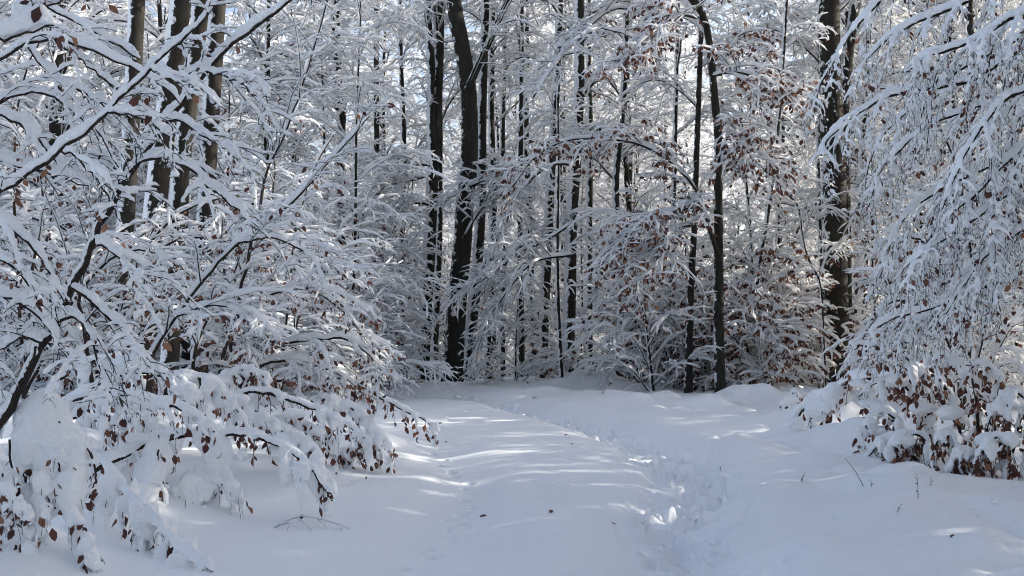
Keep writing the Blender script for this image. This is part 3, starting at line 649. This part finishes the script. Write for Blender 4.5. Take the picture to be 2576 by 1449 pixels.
# ---- left side, from the closest boughs back
near('beech_bough', 'fat snow-loaded bough tip with brown leaves entering at the top corner above the saplings', 'bough', 301,
     [L_([(-160, 140), (-40, 108), (20, 96), (80, 80), (135, 62)], 5.4, 12, 4), L_([(20, 96), (60, 60), (100, 30), (160, 0), (250, -40)], 5.5, 7, 3)],
     lv_fine(4, .25, 3, .12, .5, .02, .04), sk=(.04, .10), puff=.01)
near('beech_sapling', 'young beech leaning right across the big trunks, snow along its dark stem', 'sapling', 302,
     [L_([(-30, 1110), (10, 1049), (50, 974), (75, 924), (105, 864), (145, 809), (180, 724), (235, 620), (250, 570), (272, 540), (300, 480), (340, 425), (370, 380), (415, 310), (470, 245), (520, 180), (590, 105), (644, 70), (720, 10), (800, -60)], 7.6, 25, 6, 44),
      L_([(350, 408), (385, 398), (430, 402), (480, 425), (530, 475), (590, 522), (640, 570)], 7.4, 8, 3), L_([(415, 312), (450, 302), (490, 330), (530, 352), (600, 400)], 7.5, 6, 3), L_([(300, 478), (296, 430), (262, 388), (240, 330)], 7.5, 7, 3),
      L_([(520, 182), (560, 190), (610, 215), (650, 250)], 7.6, 6, 3), L_([(470, 245), (455, 200), (470, 150), (480, 90)], 7.6, 5, 3), L_([(180, 726), (215, 745), (260, 790), (310, 830), (350, 890), (400, 960)], 7.4, 9, 3), L_([(145, 809), (190, 800), (230, 850), (250, 920), (280, 990)], 7.3, 8, 3),
      L_([(240, 615), (290, 640), (330, 700), (345, 760)], 7.4, 6, 3), L_([(105, 864), (60, 850), (20, 870), (-40, 900)], 7.3, 6, 3)],
     lv_fine(7, .62, 5, .24, .04, .019, .042, .7), sk=(.018, .055), puff=.0085, it=3)
near('beech_bough', 'long straight bough rising from the left edge with fat snow on top', 'bough', 303,
     [L_([(-200, 590), (-60, 505), (0, 480), (70, 440), (150, 380), (200, 345), (270, 280), (310, 240), (380, 175), (420, 135), (470, 90), (520, 40), (580, -30)], 6.4, 12, 4, 34),
      L_([(150, 382), (190, 390), (225, 430), (262, 480), (300, 560)], 6.3, 6, 3), L_([(380, 176), (420, 190), (455, 200), (500, 230)], 6.4, 5, 3), L_([(270, 282), (330, 290), (390, 315), (450, 380)], 6.4, 5, 3)],
     lv_fine(6, .40, 4, .17, .07, .016, .036, .5), sk=(.014, .042), puff=.008, it=3)
near('beech_bough', 'arching bough sweeping down to the right in front of the leftmost trunk', 'bough', 304,
     [L_([(-160, 420), (-40, 200), (0, 152), (60, 113), (140, 103), (230, 128), (330, 170), (400, 212), (450, 262)], 6.9, 12, 3, 26), L_([(140, 103), (200, 150), (260, 200), (310, 235), (360, 300)], 7, 6, 3), L_([(60, 113), (110, 170), (170, 215), (230, 245), (310, 300)], 7, 6, 3),
      L_([(-100, 330), (0, 262), (80, 230), (160, 262), (240, 330), (300, 420)], 7.1, 8, 3), L_([(-120, 20), (0, -10), (90, 10), (180, 50), (270, 100), (350, 150)], 7.2, 8, 3)],
     lv_fine(8, .5, 4, .2, .015, .017, .038, .8, 32), sk=(.016, .045), puff=.007, it=3)
near('beech_bough', 'row of layered drooping boughs at the left edge below the long straight bough', 'bough', 305,
     [L_([(-160, 300), (-20, 290), (60, 320), (120, 380), (170, 450)], 7.3, 9, 3), L_([(-160, 540), (-20, 560), (60, 600), (120, 680), (160, 760)], 7.2, 9, 3), L_([(-160, 650), (-40, 640), (30, 670), (80, 730), (110, 800)], 7.2, 9, 3), L_([(-160, 760), (-40, 745), (40, 760), (100, 800), (150, 870)], 7.2, 9, 3), L_([(-160, 420), (-30, 405), (50, 420), (140, 440), (220, 470)], 7.3, 8, 3)],
     lv_fine(7, .45, 4, .2, .22, .022, .048, .8), sk=(.03, .07), puff=.0095)
near('beech_sapling', 'thin straight sapling slanting up to the right from the snowy bush', 'sapling', 306,
     [L_([(360, 930), (395, 870), (440, 800), (520, 695), (600, 612), (690, 545), (769, 478), (834, 400), (880, 350), (930, 290)], 10.6, 10, 3, 30), L_([(440, 800), (520, 770), (610, 780), (680, 820)], 10.5, 6, 3), L_([(600, 612), (680, 600), (760, 630), (830, 680)], 10.5, 6, 3)],
     lv_fine(16, 1.0, 6, .34, .15, .022, .042, .45), sk=(.018, .045))
near('beech_sapling', 'tall whip-like sapling with short level snowy side twigs beside the straight one', 'sapling', 307,
     [L_([(560, 900), (590, 790), (625, 640), (649, 530), (674, 425), (709, 350), (734, 290), (764, 200), (800, 90), (830, -20), (860, -160)], 11.8, 10, 3, 30)],
     lv_fine(26, 1.1, 6, .36, .1, .022, .042, .35), sk=(.018, .045))
near('beech_sapling', 'upright sapling in the thick of the leafy brush', 'sapling', 308,
     [L_([(230, 960), (215, 850), (200, 740), (225, 640), (240, 560), (260, 480)], 11.5, 12, 4, 26), L_([(480, 960), (500, 850), (560, 740), (600, 660), (640, 540)], 12, 10, 3, 20)],
     lv_fine(18, 1.2, 7, .38, .45, .024, .045, .6), sk=(.02, .05))
near('beech_sapling', 'leafy sapling whose boughs reach over the edge of the track', 'sapling', 309,
     [L_([(600, 1000, 13), (620, 900), (630, 850), (709, 862), (809, 853), (869, 852), (924, 890), (969, 945)], 13, 12, 3, 26), L_([(610, 990), (640, 780), (720, 730), (800, 735), (880, 800), (925, 860)], 13.2, 10, 3), L_([(610, 990), (600, 700), (640, 640), (710, 640), (780, 690), (840, 750)], 13.5, 10, 3), L_([(600, 990), (560, 800), (480, 720), (400, 740), (330, 800)], 13, 10, 3),
      L_([(600, 1000), (560, 640), (560, 560), (630, 510), (710, 540), (780, 600)], 13.8, 10, 3), L_([(600, 1000), (660, 920), (740, 910), (830, 930), (900, 975)], 13, 9, 3)],
     lv_fine(15, 1.15, 7, .38, .75, .026, .05, .7), sk=(.026, .06))
near('beech_sapling', 'bushy leaf-flecked sapling behind the leaning young beech', 'sapling', 310,
     [L_([(250, 1010), (300, 800), (360, 640), (450, 540), (560, 500), (660, 520)], 14.5, 12, 3, 22), L_([(250, 1010), (230, 760), (150, 600), (60, 540), (-40, 560)], 14, 12, 3), L_([(255, 1010), (280, 740), (330, 620), (400, 560)], 15, 12, 3), L_([(250, 1010), (330, 860), (430, 800), (540, 800), (620, 860)], 14, 10, 3), L_([(250, 1010), (160, 800), (90, 720), (0, 700)], 13.5, 10, 3), L_([(255, 1010), (400, 640), (520, 600), (640, 640), (740, 720)], 15, 10, 3)],
     lv_fine(17, 1.35, 7, .42, .6, .026, .05, .7), sk=(.026, .06))
near('beech_sapling', 'snow-veiled sapling in front of the four dark trunks', 'sapling', 311,
     [L_([(700, 1000), (720, 800), (740, 600), (770, 480), (800, 400), (840, 340)], 17.5, 10, 3, 22), L_([(700, 1000), (640, 760), (600, 660), (520, 600), (430, 600)], 17, 9, 3), L_([(700, 1000), (760, 760), (800, 660), (850, 640), (900, 690)], 17.5, 9, 3), L_([(700, 1000), (680, 600), (690, 430), (680, 330), (670, 240)], 18, 9, 3)],
     lv_fine(15, 1.4, 7, .45, .25, .026, .05, .7), sk=(.026, .06))
near('beech_sapling', 'snow-veiled sapling at the left edge behind the layered boughs', 'sapling', 312,
     [L_([(60, 1000), (80, 700), (110, 500), (60, 350), (-20, 300)], 12.5, 12, 3, 22), L_([(60, 1000), (110, 640), (150, 420), (160, 250), (120, 120)], 13, 11, 3), L_([(60, 1000), (40, 600), (40, 300), (90, 120), (180, 20)], 13, 11, 3), L_([(60, 1000), (180, 760), (300, 640), (400, 640), (480, 690)], 13, 11, 3)],
     lv_fine(15, 1.3, 7, .4, .22, .024, .046, .7), sk=(.026, .06))

heavy = lambda leaf: [dict(m=4, L=.26, ang=45, t0=.2, K=6, droop=.8, wob=.12, rr=.4, rmin=.0025, S=4, leaf=leaf, snow=dict(w=.012, h=.02, vert=.2, lump=.5, gap=.4, prof=PROF6))]
def big_lump(c, d, r, sq):
    def f(st, tw, sn, lv, rng):
        p = at(c[0], c[1], d); blob(sn, p, r, rng, sq)
    return f
def lumps(lst):
    def f(st, tw, sn, lv, rng):
        for (u, v, d, r, sq) in lst: blob(sn, at(u, v, d), r, rng, sq)
    return f
near('beech_bush', 'bowed bush under one huge rounded snow cap, closest on the left', 'bush', 320,
     [L_([(-60, 960), (0, 1004), (40, 1026), (90, 1040), (150, 1060), (200, 1105), (232, 1150), (238, 1200), (225, 1255)], 7.7, 14, 4, 24), L_([(90, 1040), (70, 1100), (60, 1170), (70, 1240)], 7.6, 7, 3), L_([(150, 1062), (140, 1120), (150, 1200), (130, 1270)], 7.6, 7, 3), L_([(20, 1110), (30, 1200), (20, 1280), (60, 1330), (82, 1378)], 7.5, 6, 3), L_([(100, 1180), (110, 1260), (95, 1330), (95, 1378)], 7.55, 6, 3),
      L_([(185, 1285, 7.6), (195, 1330), (208, 1385), (220, 1426)], 7.6, 5, 3), L_([(214, 1345, 7.6), (230, 1380), (240, 1410), (257, 1440)], 7.5, 5, 3), L_([(-40, 1120), (0, 1180), (20, 1230), (75, 1313)], 7.4, 6, 3), L_([(160, 1120), (185, 1180), (190, 1260), (188, 1300)], 7.65, 6, 3), L_([(-60, 1200), (-10, 1240), (10, 1290), (-10, 1340)], 7.5, 6, 3)],
     heavy(.6), sk=(.028, .04), puff=.0085, drapes=(7, .22, .026, 1.3), it=4, leafL=.07, lk=.3,
     extra=lumps([(108, 1040, 7.7, .23, (.85, .8, .9)), (150, 1100, 7.7, .2, (.6, .6, 1.3)), (72, 1100, 7.65, .18, (.7, .7, .9)), (120, 1170, 7.65, .18, (.55, .5, 1.4)), (190, 1150, 7.7, .18, (.45, .5, 1.3)), (172, 1215, 7.62, .176, (.5, .5, 1.0)), (40, 1130, 7.6, .09, (.8, .8, 1.0))]))
near('beech_bush', 'low leafy bush with snow pillows hanging along one arched dark bough', 'bush', 321,
     [L_([(240, 1180, 9.2), (300, 1155, 9.3), (345, 1130), (415, 1105), (470, 1096), (565, 1092), (644, 1100), (674, 1110), (709, 1125), (744, 1147), (775, 1175), (812, 1225), (836, 1262)], 9.6, 13, 4, 34), L_([(417, 1214), (475, 1213), (550, 1215), (590, 1230), (605, 1250)], 9.6, 6, 3),
      L_([(250, 1155, 8.9), (300, 1220, 8.7), (360, 1285, 8.4), (425, 1355, 8.1), (480, 1408, 7.8), (536, 1437, 7.6)], 8, 9, 3, 22), L_([(372, 1275, 8.4), (362, 1310, 8.3), (360, 1352, 8.3)], 8.3, 4, 2), L_([(400, 1130), (390, 1180), (370, 1240), (380, 1275)], 9.3, 5, 3)],
     heavy(.5), sk=(.03, .06), puff=.0095, drapes=(12, .36, .036, 1.5), leafL=.068, lk=.4,
     extra=lumps([(395, 1140, 9.4, .19, (.75, .6, .9)), (370, 1190, 9.35, .18, (.6, .6, 1.2)), (520, 1085, 9.6, .176, (.7, .5, .8)), (545, 1125, 9.6, .18, (.75, .45, 1.0)), (500, 1185, 9.6, .09, (.7, .6, 1.0)), (570, 1190, 9.6, .08, (.8, .7, 1.2)), (610, 1140, 9.6, .09, (.6, .6, 1.3)), (720, 1165, 9.6, .176, (.35, .4, .9)), (795, 1175, 9.7, .19, (.5, .45, 1.1)), (822, 1220, 9.75, .18, (.55, .5, .9)), (345, 1095, 9.4, .09, (1.1, .8, .9)), (640, 1090, 9.6, .08, (1, .8, .9))]))
near('beech_bush', 'tangled bush roofed by a long bare bough, between the rounded cap and the arched bough', 'bush', 322,
     [L_([(130, 1035), (150, 1022), (225, 1000), (300, 995), (375, 1004), (435, 1022), (500, 1054), (540, 1085)], 9.3, 9, 4, 24), L_([(150, 1022), (260, 960), (330, 940), (420, 950), (480, 985), (510, 1010)], 10.2, 9, 3), L_([(100, 1010), (180, 930), (260, 905), (350, 910), (420, 940)], 10.6, 9, 3), L_([(300, 1000), (380, 1060), (440, 1090), (420, 1130)], 9.9, 7, 3), L_([(180, 1050), (260, 1060), (320, 1090), (340, 1150)], 9.9, 7, 3), L_([(150, 1080), (230, 1100), (280, 1150), (300, 1200)], 9.6, 7, 3), L_([(420, 960), (500, 950), (560, 985), (600, 1040), (620, 1075)], 10.4, 8, 3)],
     heavy(.9), sk=(.03, .055), puff=.0105, drapes=(13, .38, .032, 2.6), leafL=.066, lk=.45, extra=lumps([(460, 975, 10.2, .17, (.8, .7, 1.0)), (335, 925, 10.4, .14, (1.1, .8, .7)), (560, 1000, 10.4, .14, (.8, .7, 1.0)), (250, 1200, 9.7, .12, (1, .8, .9))]))
near('beech_bush', 'pillowy bush with brown leaves whose bare tips reach onto the track', 'bush', 323,
     [L_([(560, 1010), (644, 985), (719, 1005), (809, 1035), (859, 1058), (894, 1085), (925, 1110)], 11.4, 11, 3, 24), L_([(600, 1060), (664, 1052), (709, 1078), (760, 1110), (810, 1140)], 11, 9, 3), L_([(700, 960), (770, 940), (834, 950), (879, 960), (924, 980), (964, 1005), (1014, 1030), (1059, 1052), (1086, 1072), (1112, 1062)], 13.2, 9, 2.5, 30), L_([(640, 940), (720, 900), (800, 905), (860, 935), (900, 990)], 13.2, 8, 3),
      L_([(780, 1010), (840, 1010), (900, 1040), (950, 1085), (989, 1134)], 12.4, 7, 2.5), L_([(824, 1137), (884, 1134), (920, 1122), (946, 1116)], 12.6, 3, 2), L_([(894, 1075), (910, 1100), (945, 1096)], 12.4, 4, 2), L_([(600, 990), (560, 950), (620, 930), (680, 960)], 11.8, 8, 3), L_([(640, 1080), (700, 1060), (780, 1075), (840, 1110)], 11.6, 8, 3)],
     heavy(.9), sk=(.026, .05), puff=.0115, drapes=(14, .34, .028, 2.4), leafL=.07, lk=.6, extra=lumps([(600, 1000, 11.2, .14, (1, .8, .8)), (740, 1035, 11.3, .12, (1, .8, .9)), (690, 1000, 11.5, .13, (.9, .8, .9)), (800, 1080, 11.3, .10, (.9, .8, 1))]))

# ---- right side
near('beech_tree', 'big beech reaching in from the right with tiers of hanging snow-thick boughs', 'tree', 330,
     [L_([(2900, 1300), (2850, 900), (2830, 400), (2840, 0), (2850, -500)], 10.8, 90, 50, 20),
      L_([(2835, -60), (2640, 10), (2532, 52), (2472, 92), (2402, 122), (2332, 142), (2280, 180)], 10, 16, 4), L_([(2835, 60), (2650, 90), (2560, 128), (2500, 170), (2420, 210), (2312, 228), (2222, 247), (2160, 285), (2090, 345), (2050, 400)], 10.8, 16, 2.5, 30),
      L_([(2835, 180), (2650, 210), (2560, 235), (2512, 265), (2470, 322), (2432, 380), (2400, 450), (2370, 530)], 10, 14, 3), L_([(2830, 280), (2640, 330), (2560, 380), (2500, 440), (2440, 500), (2370, 560), (2310, 640)], 10.3, 13, 3),
      L_([(2830, 380), (2620, 440), (2560, 470), (2482, 528), (2432, 563), (2382, 600), (2322, 635), (2270, 680)], 10.2, 13, 3), L_([(2840, 500), (2620, 560), (2540, 600), (2480, 645), (2430, 710), (2380, 790)], 10.2, 12, 3),
      L_([(2840, -250), (2500, -140), (2280, -60), (2200, 20), (2140, 85), (2100, 150), (2060, 230), (2045, 300)], 11.6, 14, 3, 24), L_([(2840, -160), (2640, -80), (2500, -30), (2400, 20), (2300, 62), (2220, 110), (2160, 170)], 11, 14, 3),
      L_([(2840, 620), (2620, 670), (2530, 700), (2440, 738), (2350, 775), (2250, 800), (2180, 840)], 11.6, 12, 3), L_([(2700, 200, 12), (2400, 290), (2330, 325), (2260, 380), (2210, 440), (2185, 520)], 12, 10, 3, 24), L_([(2700, 380, 12.4), (2500, 420), (2380, 470), (2280, 540), (2240, 620), (2215, 700)], 12.4, 10, 3, 24), L_([(2720, 20, 12.6), (2500, 130), (2380, 200), (2260, 300), (2200, 380), (2180, 440)], 12.6, 10, 3, 24), L_([(2720, 560, 12.2), (2560, 600), (2440, 680), (2330, 740), (2250, 830)], 12.2, 10, 3)],
     [dict(m=14, L=.95, ang=50, t0=.12, K=10, droop=1.15, wob=.1, rr=.45, rmin=.003, up=.0, S=5, short=.4, snow=dict(w=.016, h=.036, vert=.25, lump=.5, prof=PROF6)),
      dict(m=9, L=.34, ang=44, t0=.1, K=6, droop=.9, wob=.12, rr=.5, rmin=.0024, S=4, leaf=.3, snow=dict(w=.013, h=.026, vert=.28, lump=.55, prof=PROF6)),
      dict(m=3, L=.13, ang=42, t0=.2, K=4, droop=.3, wob=.12, rr=.6, rmin=.002, S=3, snow=dict(w=.009, h=.016, vert=.3, lump=.5, gap=.15))],
     sk=(.026, .06), puff=.010, leafL=.07, it=2, bark=BARK_CLEAN)
near('beech_sapling', 'white-veiled sapling with drooping boughs behind the big bush', 'sapling', 331,
     [L_([(2420, 1080), (2400, 900), (2330, 780), (2240, 760), (2170, 850), (2140, 920)], 15, 11, 3, 22), L_([(2420, 1080), (2440, 800), (2380, 640), (2280, 600), (2200, 680)], 15.5, 11, 3), L_([(2420, 1080), (2480, 800), (2500, 600), (2440, 480), (2340, 470)], 15.5, 11, 3), L_([(2420, 1080), (2520, 860), (2600, 760)], 15, 11, 3), L_([(2420, 1080), (2340, 900), (2260, 860), (2190, 900)], 14.6, 9, 3), L_([(2450, 700), (2400, 400), (2300, 250), (2200, 220)], 16.5, 10, 3), L_([(2500, 700), (2560, 400), (2520, 200), (2420, 120)], 16.5, 10, 3)],
     lv_fine(15, 1.2, 7, .4, .35, .027, .05, 1.1), sk=(.03, .07))
near('beech_bush', 'big bush with pillows of snow over dense brown leaves, right of the track', 'bush', 332,
     [L_([(2330, 1190), (2340, 1080), (2300, 1000), (2250, 960), (2200, 965), (2160, 1000)], 13, 12, 3, 22), L_([(2340, 1190), (2340, 1000), (2290, 910), (2240, 880), (2190, 868), (2140, 868)], 13, 11, 3, 20), L_([(2360, 1200), (2330, 1110), (2290, 1090), (2255, 1100), (2235, 1140), (2230, 1180)], 12.2, 11, 3), L_([(2420, 1210), (2410, 1050), (2370, 960), (2310, 930), (2260, 940)], 12.6, 11, 3),
      L_([(2440, 1210), (2460, 1040), (2440, 940), (2400, 900), (2340, 890)], 12.3, 11, 3), L_([(2460, 1215), (2500, 1060), (2520, 970), (2480, 920), (2430, 920)], 12, 11, 3), L_([(2520, 1230), (2560, 1080), (2580, 1010), (2540, 985), (2500, 1030), (2480, 1090)], 11.6, 11, 3), L_([(2440, 1220), (2420, 1120), (2380, 1090), (2350, 1130), (2340, 1180)], 11.8, 10, 3), L_([(2560, 1240), (2600, 1100), (2620, 1000)], 11.5, 11, 3), L_([(2330, 1190), (2260, 1060), (2210, 1040), (2170, 1080), (2160, 1120)], 12.8, 10, 3), L_([(2480, 1230), (2450, 1150), (2410, 1140), (2390, 1190)], 11.5, 8, 3), L_([(2540, 1240), (2540, 1130), (2500, 1100), (2460, 1150), (2450, 1210)], 11.3, 9, 3),
      L_([(2350, 1190), (2300, 1130), (2240, 1100), (2190, 1140), (2175, 1170)], 12.4, 9, 3)],
     heavy(1.2), sk=(.034, .06), puff=.0125, drapes=(15, .36, .032, 3.2), leafL=.075,
     extra=lumps([(2215, 880, 13, .14, (1.2, .9, .7)), (2260, 950, 12.9, .17, (1, .8, .9)), (2400, 905, 12.3, .15, (1.2, .8, .7)), (2440, 930, 12.2, .15, (1, .8, .8)), (2270, 1105, 12.2, .16, (.9, .8, .8)), (2390, 1030, 12, .17, (1, .8, .9)), (2480, 1100, 11.4, .15, (.8, .7, 1.1)), (2550, 1010, 11.6, .15, (1, .8, .9)), (2540, 1100, 11.3, .13, (.8, .7, 1.3)), (2190, 1010, 12.9, .13, (1.1, .8, .9)), (2320, 1020, 12.5, .17, (1, .8, .8)), (2420, 1130, 11.7, .12, (.9, .8, 1)), (2210, 1080, 12.8, .12, (1.1, .8, 1))]))
near('beech_bush', 'bowed snow-buried bough arching down to the track beside the big bush', 'bush', 333,
     [L_([(2290, 1000, 14), (2230, 955, 14.3), (2170, 955, 14.6), (2110, 975, 15), (2060, 1005, 15.3), (2015, 1040, 15.7), (1988, 1095, 16)], 15, 10, 4, 22), L_([(2100, 980, 15), (2090, 1010), (2080, 1040)], 15, 5, 3), L_([(2040, 1020, 15.4), (2050, 1060), (2070, 1085)], 15.4, 5, 3)],
     heavy(.9), sk=(.06, .10), puff=.014, drapes=(7, .3, .04, 1.6), leafL=.08, extra=lumps([(2105, 985, 15, .18, (1.2, .8, .9)), (2060, 1020, 15.2, .18, (1, .8, .9)), (2015, 1060, 15.7, .17, (.9, .8, 1.1)), (2160, 960, 14.6, .14, (1.1, .8, .8)), (2140, 1090, 15, .17, (1.2, .9, 1.1))]))
near('beech_bush', 'small snow-capped leafy tuft out in the clearing', 'bush', 334,
     [L_([(1992, 1040, 20.5), (1990, 1000), (1998, 985), (2010, 1000), (2014, 1030)], 20.5, 5, 2), L_([(1992, 1040, 20.4), (1980, 1005), (1975, 1020)], 20.5, 5, 2), L_([(1992, 1040, 20.6), (2002, 1000), (2020, 1010)], 20.5, 5, 2)],
     heavy(1.5), sk=(.05, .07), puff=.016, drapes=(6, .25, .04, 2.5), leafL=.09, extra=lumps([(1992, 1000, 20.5, .17, (.9, .8, 1.0))]))

# ---- small things lying on and sticking out of the snow
def ground_pt(u, v):
    """where the view ray meets the modelled snow"""
    r = ray(u, v); t = 2.0
    while t < 60:
        p = np.array([0, 0, EYE]) + r * t
        if p[2] < gz(p[0], p[1]): return p
        t += .02
    return p
for lab, u, v, ln_, a in [('dry brown leaf on the smooth snow between the ruts, beside the animal tracks', 1206, 1302, .07, .4), ('dark triangular leaf standing up in the middle of the smooth snow', 1383, 1292, .075, 1.2), ('small curled leaf with its stalk, just left of the trampled trench', 1550, 1320, .06, 2.2),
                       ('tiny leaf farther up the track, left of the flat one', 1418, 1096, .06, .2), ('flat narrow leaf farther up the track, right of the tiny one', 1440, 1119, .08, 1.7), ('rust-coloured leaf on the snow below the big bush', 2392, 1358, .08, .8), ('dark leaf lying by the bare tips that reach onto the track', 1128, 1113, .07, 2.6)]:
    p = ground_pt(u, v); lv = MB(); l = ln_
    xs = np.array([(0, 0, 0), (.35, .25, .22), (.72, .2, .3), (1.05, 0, .18), (.72, -.2, .1), (.35, -.26, .05), (.5, 0, .02), (-.35, .03, .12), (-.35, -.01, .12)]) * l
    R_ = np.array([[cos(a), -sin(a), 0], [sin(a), cos(a), 0], [0, 0, 1]]); V = xs @ R_.T + p + np.array([0, 0, .004])
    lv.add(V, [np.array([[0, 1, 6], [1, 2, 6], [2, 3, 6], [3, 4, 6], [4, 5, 6], [5, 0, 6], [0, 7, 8]])])
    o = link('fallen_leaf', lv.mesh('fallen_leaf', LEAF, p), None, tuple(p)); tag(o, lab, 'leaf')
def stalk(name, label, cat, polys, seeds=0, r=.003, snow=None):
    p0 = polys[0][0]; tw, lv, sn = MB(), MB(), MB(); rng = np.random.default_rng(int(abs(p0[0]) * 1000) + 3)
    for q in polys:
        P = catmull(q, 9)[None]; tubes(tw, P, np.linspace(r, r * .5, 9)[None], 5)
        if snow: snowcaps(sn, P, np.full((1, 9), r), snow * .6, snow, .1, rng, PROF6, .3)
        if seeds: leaves(lv, P, seeds * .6, rng, .015, hang=.2)
    root = thing(name, label, cat, p0); link('stem', tw.mesh('stem', TWIG, p0), root)
    if lv.v: link('seed_heads', lv.mesh('seed_heads', LEAF, p0), root)
    if sn.v: link('snow', sn.mesh('snow', SNOW, p0), root)
def stand(u, v, u2, v2, back=0.0):
    p = ground_pt(u, v); q = at(u2, v2, p[1] + back); return [p - np.array([0, 0, .05]), (p + q) / 2 + np.array([.004, 0, 0]), q]
stalk('bare_twig', 'thin straight twig stuck slanting in the snow left of the big bush', 'twig', [stand(2178, 1222, 2125, 1152)], 0, .0035)
stalk('dry_weed', 'upright weed stalk with dark seed heads in front of the big bush', 'weed', [stand(2309, 1256, 2306, 1192)], 14, .003)
stalk('dry_weed', 'short beaded weed stalk near the foot of the big bush', 'weed', [stand(2340, 1222, 2341, 1203)], 10, .0025)
stalk('dry_weed', 'curled seedy weed tip bending over a snow hump', 'weed', [stand(2248, 1290, 2270, 1268)], 16, .0025)
stalk('dry_weed', 'small drooping dead weed on a hump beside the bank', 'weed', [stand(2010, 1212, 2026, 1188), stand(2014, 1212, 2020, 1196)], 10, .003)
stalk('bare_twig', 'short stub of a twig on the bank above the trench', 'twig', [stand(1814, 1186, 1810, 1171)], 0, .005)
stalk('dry_weed', 'tiny weed stalk between the slanting twig and the tall weed', 'weed', [stand(2192, 1226, 2190, 1206)], 6, .0025)
stalk('bare_twig', 'single short twig poking from the snow in front of the low arched bush', 'twig', [stand(464, 1280, 466, 1258)], 0, .004)
stalk('dry_weed', 'wispy weed on the sunlit rise under the snow mound', 'weed', [stand(1516, 992, 1512, 970), stand(1516, 992, 1524, 975)], 3, .005)
stalk('bare_twig', 'pair of thin twigs crossing on the sunlit rise by the track', 'twig', [stand(1340, 1004, 1344, 994), stand(1330, 1006, 1352, 998)], 0, .006)
p = at(689, 1330, 9.15)
z0 = gz(p[0], p[1])
def low(u, v, d, h): q = at(u, v, d); q[2] = max(q[2], gz(q[0], q[1]) + h - .02); return q
stalk('bent_twig', 'fallen branching twig bowed over the snow below the arched bush', 'twig', [[low(689, 1329, 9.2, 0), low(716, 1314, 9.25, .06), (low(744, 1307, 9.3, .09)), low(774, 1304, 9.3, .1), low(834, 1314, 9.25, .06), low(879, 1330, 9.2, .02)], [low(749, 1308, 9.3, .09), low(770, 1320, 9.2, .05), low(784, 1333, 9.1, 0)], [low(800, 1307, 9.3, .07), low(818, 1324, 9.2, .03), low(824, 1342, 9.1, 0)], [low(845, 1317, 9.25, .05), low(856, 1322, 9.2, .03), low(860, 1334, 9.15, 0)], [low(700, 1322, 9.2, .03), low(730, 1316, 9.1, .04), low(722, 1334, 9.05, 0)]], 0, .0045, snow=.007)
near('snow_tuft', 'little snow-covered tuft with poking twigs in the corner below the big bush', 'tuft', 340,
     [L_([(2520, 1335, 9.1), (2518, 1290), (2524, 1272)], 9.1, 4, 2), L_([(2500, 1330, 9.1), (2488, 1305), (2482, 1296)], 9.1, 3, 2), L_([(2520, 1330, 9.1), (2530, 1300), (2545, 1312)], 9.1, 4, 2), L_([(2510, 1290, 9.1), (2508, 1262), (2498, 1258)], 9.1, 3, 2)],
     [], sk=(.012, .02), puff=.009, extra=lumps([(2522, 1305, 9.1, .085, (.9, .9, 1.1)), (2522, 1335, 9.1, .13, (1.2, 1, .6)), (2500, 1262, 9.1, .025, (1.2, 1, .8))]))

# ---- the round trail marker on its trunk
def disc(r, depth, y, n=28):
    a = np.arange(n) / n * 2 * pi; f = np.stack([np.cos(a) * r, np.full(n, y), np.sin(a) * r], -1); b = f + np.array([0, depth, 0])
    V = np.concatenate([f, b]); i = np.arange(n); return V, [i[None, :], (i[::-1] + n)[None, :], np.stack([i, i + n, (i + 1) % n + n, (i + 1) % n], -1)]
def plain(name, c, rough=.5):
    m, n, l, b = new_mat(name); b.inputs['Base Color'].default_value = (*c, 1); b.inputs['Roughness'].default_value = rough; return m
WHITE = plain('marker_white', (.72, .66, .68)); RED = plain('marker_red', (.32, .05, .08)); GREY = plain('marker_grey', (.24, .18, .2))
mp_ = at(1141, 789, 31.25); mk = thing('trail_marker', 'small round white trail marker with a red ring and arrow', 'sign', mp_)
for nm, (V, f), m in (('rim', disc(.082, .02, 0), RED), ('plate', disc(.072, .004, -.004), WHITE)):
    mb = MB(); mb.add(V, f); link(nm, mb.mesh(nm, m, smooth=False), mk)
def flat(nm, pts, m, y=-.008):
    P = np.array([(a_, y, b_) for a_, b_ in pts]); n = len(P); V = np.concatenate([P, P + np.array([0, .004, 0])]); i = np.arange(n)
    mb = MB(); mb.add(V, [i[None, :], (i[::-1] + n)[None, :], np.stack([i, i + n, (i + 1) % n + n, (i + 1) % n], -1)]); link(nm, mb.mesh(nm, m, smooth=False), mk)
flat('arrow', [(-.058, 0), (-.02, .03), (-.02, .011), (.012, .011), (.012, -.011), (-.02, -.011), (-.02, -.03)], RED)
flat('letter_stroke', [(.018, -.018), (.018, .018), (.026, .018), (.034, .0), (.042, .018), (.05, .018), (.05, -.018), (.043, -.018), (.043, .004), (.034, -.012), (.025, .004), (.025, -.018)], GREY)
sn = MB(); blob(sn, np.array([0, .02, .12]), .07, np.random.default_rng(3), (.7, .5, 1.0)); link('snow_cap', sn.mesh('snow_cap', SNOW), mk)
